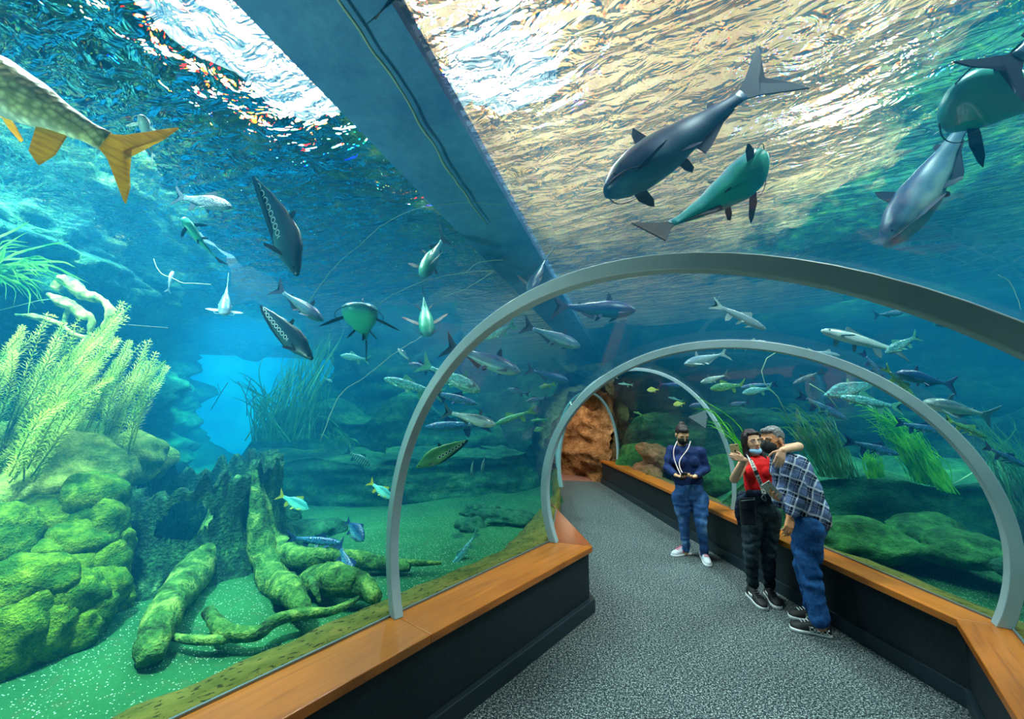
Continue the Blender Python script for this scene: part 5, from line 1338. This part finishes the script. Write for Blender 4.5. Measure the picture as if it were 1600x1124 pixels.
# --- woman in the red top taking the selfie
yb = 4.05
wB = empty('person', onz(1193, 940, 0), 'long haired woman in red top and black jeans holding up a phone', 'person')
hdB = P(1175, 690, yb); nkB = P(1180, 713, yb); cheB = P(1184, 738, yb); pelB = P(1188, 792, yb + .02)
sL = P(1164, 722, yb); sR = P(1203, 722, yb); eL = P(1147, 749, yb - .12); wL = P(1163, 719, yb - .375)
eR = P(1248, 698, 3.58); wR = P(1223, 704, 3.30)
hL = P(1175, 805, yb); hR = P(1202, 805, yb); knL = P(1173, 863, yb - .03); knR = P(1200, 864, yb - .03); anL = P(1176, 918, yb + .05); anR = P(1202, 920, yb + .05)
h = Frame(hdB, (-.08, -1, -.04), (-.10, -.04, 1))
bm = bmesh.new(); head_prims(bm, h, .98); limb(bm, [nkB + Vector((0, .02, -.03)), hdB + Vector((0, .03, -.05))], [.052, .050])
limb(bm, [pelB, P(1186, 766, yb), cheB], [.10, .09, .115], sq=.75, side=(1, 0, 0)); limb(bm, [sL, sR], [.048, .048])
limb(bm, [sL, eL, wL], [.050, .040, .025]); limb(bm, [sR, P(1224, 702, yb - .05), eR, wR], [.046, .042, .038, .026])
for a, b, c in ((hL, knL, anL), (hR, knR, anR)): limb(bm, [a, b, c, c - Vector((0, 0, .06))], [.085, .05, .036, .034])
hand_prims(bm, wL, (-1, 0, .30), (-.1, 1, 0), [.42, .42, .45, .5], thumb=-1, k=.86, spread=.02)
hand_prims(bm, wR, P(1217, 724, 3.26) - wR, (.2, 1, -.1), [.16, .14, .15, .18], thumb=-1, k=1.0, spread=.045)
fuse('body', bm, .005, S_B, wB, 4)
face_parts(wB, h, .98, (S_B, M_HAIRD, M_LIP))
bm = bmesh.new(); ball(bm, h(0, -.022, .040), (.082, .090, .086), 24, h.rot()); ball(bm, h(.0, .045, .088), (.060, .03, .022), 16, h.rot())
for s in (1, -1):
    limb(bm, [h(s * .066, .02, .06), h(s * .078, .015, 0), h(s * .080, .0, -.08), h(s * .075, .02, -.15), h(s * .080, .05, -.20)], [.022, .022, .026, .030, .016])
limb(bm, [h(0, -.07, 0), h(0, -.07, -.16)], [.07, .06]); fuse('hair', bm, .006, M_HAIRD, wB, 3, lambda p: .003 * fbm((p.x * 60, p.y * 60, p.z * 8), 2))
bm = bmesh.new(); ball(bm, h(0, .040, -.084), (.060, .060, .030), 20, h.rot()); ball(bm, h(0, .072, -.092), (.040, .030, .028), 16, h.rot()); fuse('face_mask', bm, .005, M_MASKU, wB, 3)
bm = bmesh.new(); limb(bm, [P(1185, 762, yb), P(1184, 748, yb), P(1184, 733, yb - .01)], [.128, .130, .136], sq=.78, side=(1, 0, 0))
for s in (-.062, .062): ball(bm, P(1184, 737, yb - .075) + Vector((s, 0, 0)), (.068, .06, .064), 16)
limb(bm, [sL + Vector((.045, 0, .0)), sR - Vector((.045, 0, 0))], [.062, .062]); limb(bm, [nkB + Vector((0, .01, -.075)), nkB + Vector((0, .01, -.06))], [.09, .075])
fuse('red_top', bm, .007, M_RED, wB, 5, lambda p: .003 * fbm(p, 3, 12))
jf2 = lambda p: .005 * math.sin(p.z * 66 + 5 * fbm(p, 2, 6)) * (math.exp(-((p.z - .45) / .13) ** 2) + math.exp(-((p.z - .15) / .08) ** 2) + .2) + .003 * fbm(p, 3, 14)
bm = bmesh.new(); limb(bm, [P(1188, 797, yb), P(1187, 778, yb)], [.165, .138], sq=.74, side=(1, 0, 0))
for a, b, c in ((hL, knL, anL), (hR, knR, anR)): limb(bm, [a, a.lerp(b, .5), b, b.lerp(c, .4), c + Vector((0, 0, .02))], [.110, .088, .066, .060, .048])
fuse('black_jeans', bm, .008, M_JEANB, wB, 6, jf2)
bm = bmesh.new(); limb(bm, [P(1160, 782, yb - .02), P(1172, 772, yb - .12), P(1190, 771, yb - .14), P(1208, 778, yb - .10)], [.035, .035, .03, .03])
limb(bm, [P(1158, 782, yb), P(1156, 800, yb + .02), P(1158, 822, yb + .03)], [.05, .055, .03], sq=.5, side=(1, 0, 0)); limb(bm, [P(1160, 775, yb + .1), P(1212, 775, yb + .1)], [.05, .05]); fuse('tied_jacket', bm, .008, M_DARKJ, wB, 4, lambda p: .007 * fbm(p, 3, 18))
for toe, heel in ((onz(1196, 955, 0), onz(1170, 930, 0)), (onz(1217, 953, 0), onz(1199, 929, 0))): shoe(wB, toe, heel, .092, M_BLK, M_WHITE, M_WHITE, .08, M_BLK)
# bag and lettered strap
bag = empty('shoulder_bag', P(1168, 800, yb - .18), 'small black leather bag hanging at the hip of the woman in red', 'bag')
bm = bmesh.new(); box(bm, P(1168, 800, yb - .19), (.135, .05, .235)); o = obj('pouch', bm, plain('black_leather', sr(24, 28, 34), .45), bag, sm=False); bevel(o, .015, 3)
bm = bmesh.new(); box(bm, P(1168, 787, yb - .222), (.137, .012, .10)); o = obj('flap', bm, plain('leather_flap', sr(32, 38, 44), .4), bag, sm=False); bevel(o, .004)
bm = bmesh.new(); tube(bm, [P(1158, 783, yb - .23), P(1179, 781, yb - .23)], .0035, 6); obj('zip', bm, M_TRIM, bag)
# strap: a flat band lying over the red top
sp_ = [P(1168, 712, yb - .02), P(1172, 718, yb - .11), P(1178, 731, yb - .165), P(1184, 745, yb - .165), P(1190, 759, yb - .14), P(1194, 772, yb - .17)]
q = spline(sp_, 8); bm = bmesh.new(); rings = []
for i, p in enumerate(q):
    t = (q[min(i + 1, len(q) - 1)] - q[max(i - 1, 0)]).normalized(); nn = Vector((0, -1, .1)); s_ = t.cross(nn).normalized(); nn = s_.cross(t)
    rings.append([p - s_ * .019 - nn * .002, p + s_ * .019 - nn * .002, p + s_ * .019 + nn * .002, p - s_ * .019 + nn * .002])
loft(bm, rings); obj('strap', bm, plain('strap_white', sr(214, 214, 210), .7), bag, sm=False)
fc = bpy.data.curves.new('lettering', 'FONT')
def letter(ch, p, R, size, mat, parent):
    cu = bpy.data.curves.new('t', 'FONT'); cu.body = ch; cu.size = size; cu.extrude = .0012; cu.align_x = 'CENTER'; cu.align_y = 'CENTER'
    o = bpy.data.objects.new('t', cu); COL.objects.link(o); dg = bpy.context.evaluated_depsgraph_get(); dg.update()
    me = bpy.data.meshes.new_from_object(o.evaluated_get(dg)); bpy.data.objects.remove(o); bpy.data.curves.remove(cu)
    me.transform(Matrix.Translation(p) @ R.to_4x4()); return me
bmL = bmesh.new(); L_ = sum((b - a).length for a, b in zip(q, q[1:])); txt = 'AYROLA  AYROLA'
def at_len(s):
    acc = 0
    for a, b in zip(q, q[1:]):
        l = (b - a).length
        if acc + l >= s: return a.lerp(b, (s - acc) / l), (b - a).normalized()
        acc += l
    return q[-1], (q[-1] - q[-2]).normalized()
for i, ch in enumerate(txt):
    if ch == ' ': continue
    p, t = at_len(.05 + (L_ - .07) * i / (len(txt) - 1)); nn = Vector((0, -1, .1)); s_ = t.cross(nn).normalized(); nn = s_.cross(t)
    if nn.y > 0: nn = -nn
    Xa = t; Za = nn; Ya = Za.cross(Xa); me = letter(ch, p + nn * .0035, Matrix((Xa, Ya, Za)).transposed(), .036, None, None); bmL.from_mesh(me); bpy.data.meshes.remove(me)
obj('lettering', bmL, M_BLK, bag, sm=False)
bpy.data.curves.remove(fc)
p, t = at_len(L_ * .52); nn = Vector((0, -1, .1)); s_ = t.cross(nn).normalized(); nn = s_.cross(t); nn = nn if nn.y < 0 else -nn
bm = bmesh.new(); box(bm, p + nn * .003, (.045, .038, .002), Matrix((t, nn.cross(t), nn)).transposed()); obj('strap_block', bm, M_BLK, bag, sm=False)
bm = bmesh.new(); tube(bm, spline([P(1194, 772, yb - .18), P(1190, 778, yb - .19), P(1196, 783, yb - .19), P(1196, 778, yb - .19), P(1192, 770, yb - .18)], 5), .004, 6); obj('clasp', bm, M_TRIM, bag)
phone('gold phone raised for a selfie by the woman in red', P(1149, 707, yb - .345), (.12, 1, -.1), (-.10, .1, 1), (.078, .145), M_PH, True)

# --- man in the plaid shirt
yc = 3.50
wC = empty('person', onz(1270, 985, 0), 'grey haired man in blue plaid shirt and blue trousers leaning on the woman', 'person')
hdC = P(1206, 689, yc + .05); nkC = P(1219, 712, yc + .02); cheC = P(1236, 742, yc); pelC = P(1260, 812, yc)
sN = P(1233, 726, yc - .13); sF = P(1222, 726, yc + .15); eN = P(1246, 774, yc - .17); wN = P(1234, 806, yc - .20)
eF = P(1228, 778, yc + .10); wF = P(1219, 782, yc - .08)
hN = P(1264, 824, yc - .07); hF = P(1256, 824, yc + .08); kN = P(1263, 886, yc - .10); kF = P(1256, 884, yc + .09); aN = P(1281, 968, yc - .16); aF = P(1272, 955, yc + .08)
h = Frame(hdC, (-1, -.42, -.10), (-.12, 0, 1))
bm = bmesh.new(); head_prims(bm, h, 1.03, male=1); limb(bm, [nkC + Vector((.01, 0, -.03)), hdC + Vector((.04, 0, -.05))], [.064, .060])
limb(bm, [pelC, P(1250, 780, yc), cheC], [.08, .08, .085]); limb(bm, [sN, sF], [.055, .055])
limb(bm, [sN, eN, wN], [.052, .042, .030]); limb(bm, [sF, eF, wF], [.045, .036, .028])
for a, b, c in ((hN, kN, aN), (hF, kF, aF)): limb(bm, [a, b, c, c - Vector((0, 0, .05))], [.09, .058, .042, .040])
hand_prims(bm, wN, P(1232, 826, yc - .22) - wN, (-.2, 1, 0), [.35, .4, .42, .45], thumb=1, k=1.08, spread=.03)
hand_prims(bm, wF, P(1206, 776, yc - .12) - wF, (.1, -.3, 1), [.5, .5, .55, .6], thumb=1, k=1.0)
fuse('body', bm, .0055, S_C, wC, 4)
face_parts(wC, h, 1.03, (S_C, M_HAIRG, M_LIP), closed=True, mouth=False)
bm = bmesh.new(); ball(bm, h(0, .054, -.042), (.066, .056, .066), 20, h.rot()); ball(bm, h(0, .094, -.035), (.028, .036, .056), 16, h.rot())
fuse('face_mask', bm, .005, M_MASKB, wC, 3)
bm = bmesh.new()
bm.free()
for s in (1, -1):
    for pts in ([h(s * .055, .06, -.01), h(s * .072, .02, .0), h(s * .078, -.01, .02)], [h(s * .055, .05, -.07), h(s * .072, .0, -.04), h(s * .078, -.02, -.02)]):
        bm = bmesh.new(); tube(bm, pts, .003, 6); obj('mask_strap', bm, M_MASKB, wC)
bm = bmesh.new(); ball(bm, h(0, -.026, .046), (.082, .094, .084), 24, h.rot()); ball(bm, h(0, .045, .092), (.058, .040, .026), 16, h.rot()); ball(bm, h(0, -.06, -.02), (.066, .05, .06), 16, h.rot()); fuse('hair', bm, .006, M_HAIRG, wC, 3, lambda p: .004 * fbm(p, 3, 34))
# plaid
m = N('plaid_shirt'); co = m.coord('Object'); sp = m.n('SeparateXYZ', {0: m.mapping(co, (1, 1, 1), (0, math.radians(-22), 0))}).outputs
nzw = m.math('MULTIPLY', m.noise(co, 5, 2), .05)
a_ = m.math('ADD', m.math('ADD', sp[0], m.math('MULTIPLY', sp[1], -.8)), nzw); b_ = m.math('ADD', sp[2], nzw)
def band(v, per, off, w):
    f = m.math('FRACT', m.math('ADD', m.math('MULTIPLY', v, 1 / per), off)); return m.math('LESS_THAN', f, w)
c = sr(46, 66, 104)
dk = m.math('ADD', m.math('MULTIPLY', band(a_, .105, .0, .5), .55), m.math('MULTIPLY', band(b_, .105, .1, .5), .45))
c = m.mix(dk, sr(92, 112, 156), sr(8, 22, 50))
for v, o_ in ((a_, .62), (b_, .72)):
    c = m.mix(m.math('MULTIPLY', band(v, .105, o_, .13), .7), c, sr(206, 216, 234))
    c = m.mix(m.math('MULTIPLY', band(v, .105, o_ + .28, .04), .5), c, sr(190, 204, 226))
nb_ = m.noise(co, 9, 3)
M_PLAID = m.pbr(c, .85, m.bump(nb_, .5, .03), .2)
sf = lambda p: .012 * fbm(p, 3, 9) + .006 * math.sin(p.z * 50 + 5 * fbm(p, 2, 5)) * max(0, fbm(p + Vector((2, 2, 1)), 2, 5)) * 2
bm = bmesh.new(); limb(bm, [P(1266, 808, yc), P(1258, 785, yc), P(1247, 758, yc), P(1238, 735, yc)], [.142, .146, .150, .146], sq=1.1, side=(1, 0, .3))
limb(bm, [sN + Vector((0, .03, 0)), sF - Vector((0, .03, 0))], [.092, .092]); limb(bm, [P(1240, 750, yc - .02), P(1240, 785, yc - .02)], [.12, .11])
limb(bm, [nkC + Vector((.02, 0, -.04)), nkC + Vector((.0, 0, .0))], [.095, .070]); fuse('plaid_shirt', bm, .008, M_PLAID, wC, 5, sf)
bm = bmesh.new(); limb(bm, [sN, sN.lerp(eN, .5), eN, eN.lerp(wN, .85)], [.082, .076, .068, .050]); fuse('near_sleeve', bm, .008, M_PLAID, wC, 5, sf)
bm = bmesh.new(); limb(bm, [sF, eF, eF.lerp(wF, .9)], [.10, .092, .070]); fuse('far_sleeve', bm, .008, M_PLAID, wC, 5, sf)
bm = bmesh.new(); limb(bm, [nkC + Vector((-.05, -.03, -.02)), nkC + Vector((.03, -.07, .015)), nkC + Vector((.08, 0, .03))], [.018, .020, .018], sq=.6); fuse('collar', bm, .006, M_PLAID, wC, 2)
jf3 = lambda p: .007 * math.sin(p.z * 48 + 6 * fbm(p, 2, 5)) * (math.exp(-((p.z - .52) / .14) ** 2) + math.exp(-((p.z - .12) / .09) ** 2) + .25) + .004 * fbm(p, 3, 12)
bm = bmesh.new(); limb(bm, [P(1262, 822, yc), P(1266, 810, yc)], [.135, .132], sq=1.05, side=(1, 0, 0))
limb(bm, [hN, hN.lerp(kN, .5), kN, kN.lerp(aN, .5), aN + Vector((0, 0, .0))], [.112, .098, .080, .070, .068]); limb(bm, [hF, hF.lerp(kF, .5), kF, kF.lerp(aF, .5), aF], [.105, .090, .076, .068, .064])
fuse('blue_trousers', bm, .008, M_CHINO, wC, 6, jf3)
bm = bmesh.new(); box(bm, P(1287, 815, yc - .14), (.07, .01, .03), Euler((0, -.2, 0)).to_matrix()); o = obj('belt', bm, M_BLK, wC, sm=False)
m = N('checker_canvas'); co = m.coord('Object'); ck = m.n('TexChecker', {'Vector': co, 'Color1': (.85, .85, .85, 1), 'Color2': (.01, .01, .012, 1), 'Scale': 55.0}).outputs[0]; M_CHK = m.pbr(ck, .7)
for toe, heel in ((onz(1234, 982, 0), onz(1300, 996, 0)), (onz(1232, 964, 0), onz(1290, 974, 0))):
    up_ = shoe(wC, toe, heel, .105, M_BLK, M_WHITE, None, .085, M_WHITE)
    f_ = (toe - heel).normalized(); r_ = Vector((f_.y, -f_.x, 0)); L0 = (toe - heel).length
    for s_ in (1, -1):
        bm = bmesh.new(); box(bm, heel + f_ * L0 * .30 + r_ * s_ * .043 + Vector((0, 0, .045)), (.012, .13, .034), Matrix.Rotation(math.atan2(-f_.x, f_.y), 3, 'Z')); obj('checker_panel', bm, M_CHK, up_, sm=False)
phone('silver phone with a dark round emblem held out low by the man', P(1206, 767, yc - .12), (.35, 1, .15), (-.62, .1, .78), (.078, .155), M_PHS, True)
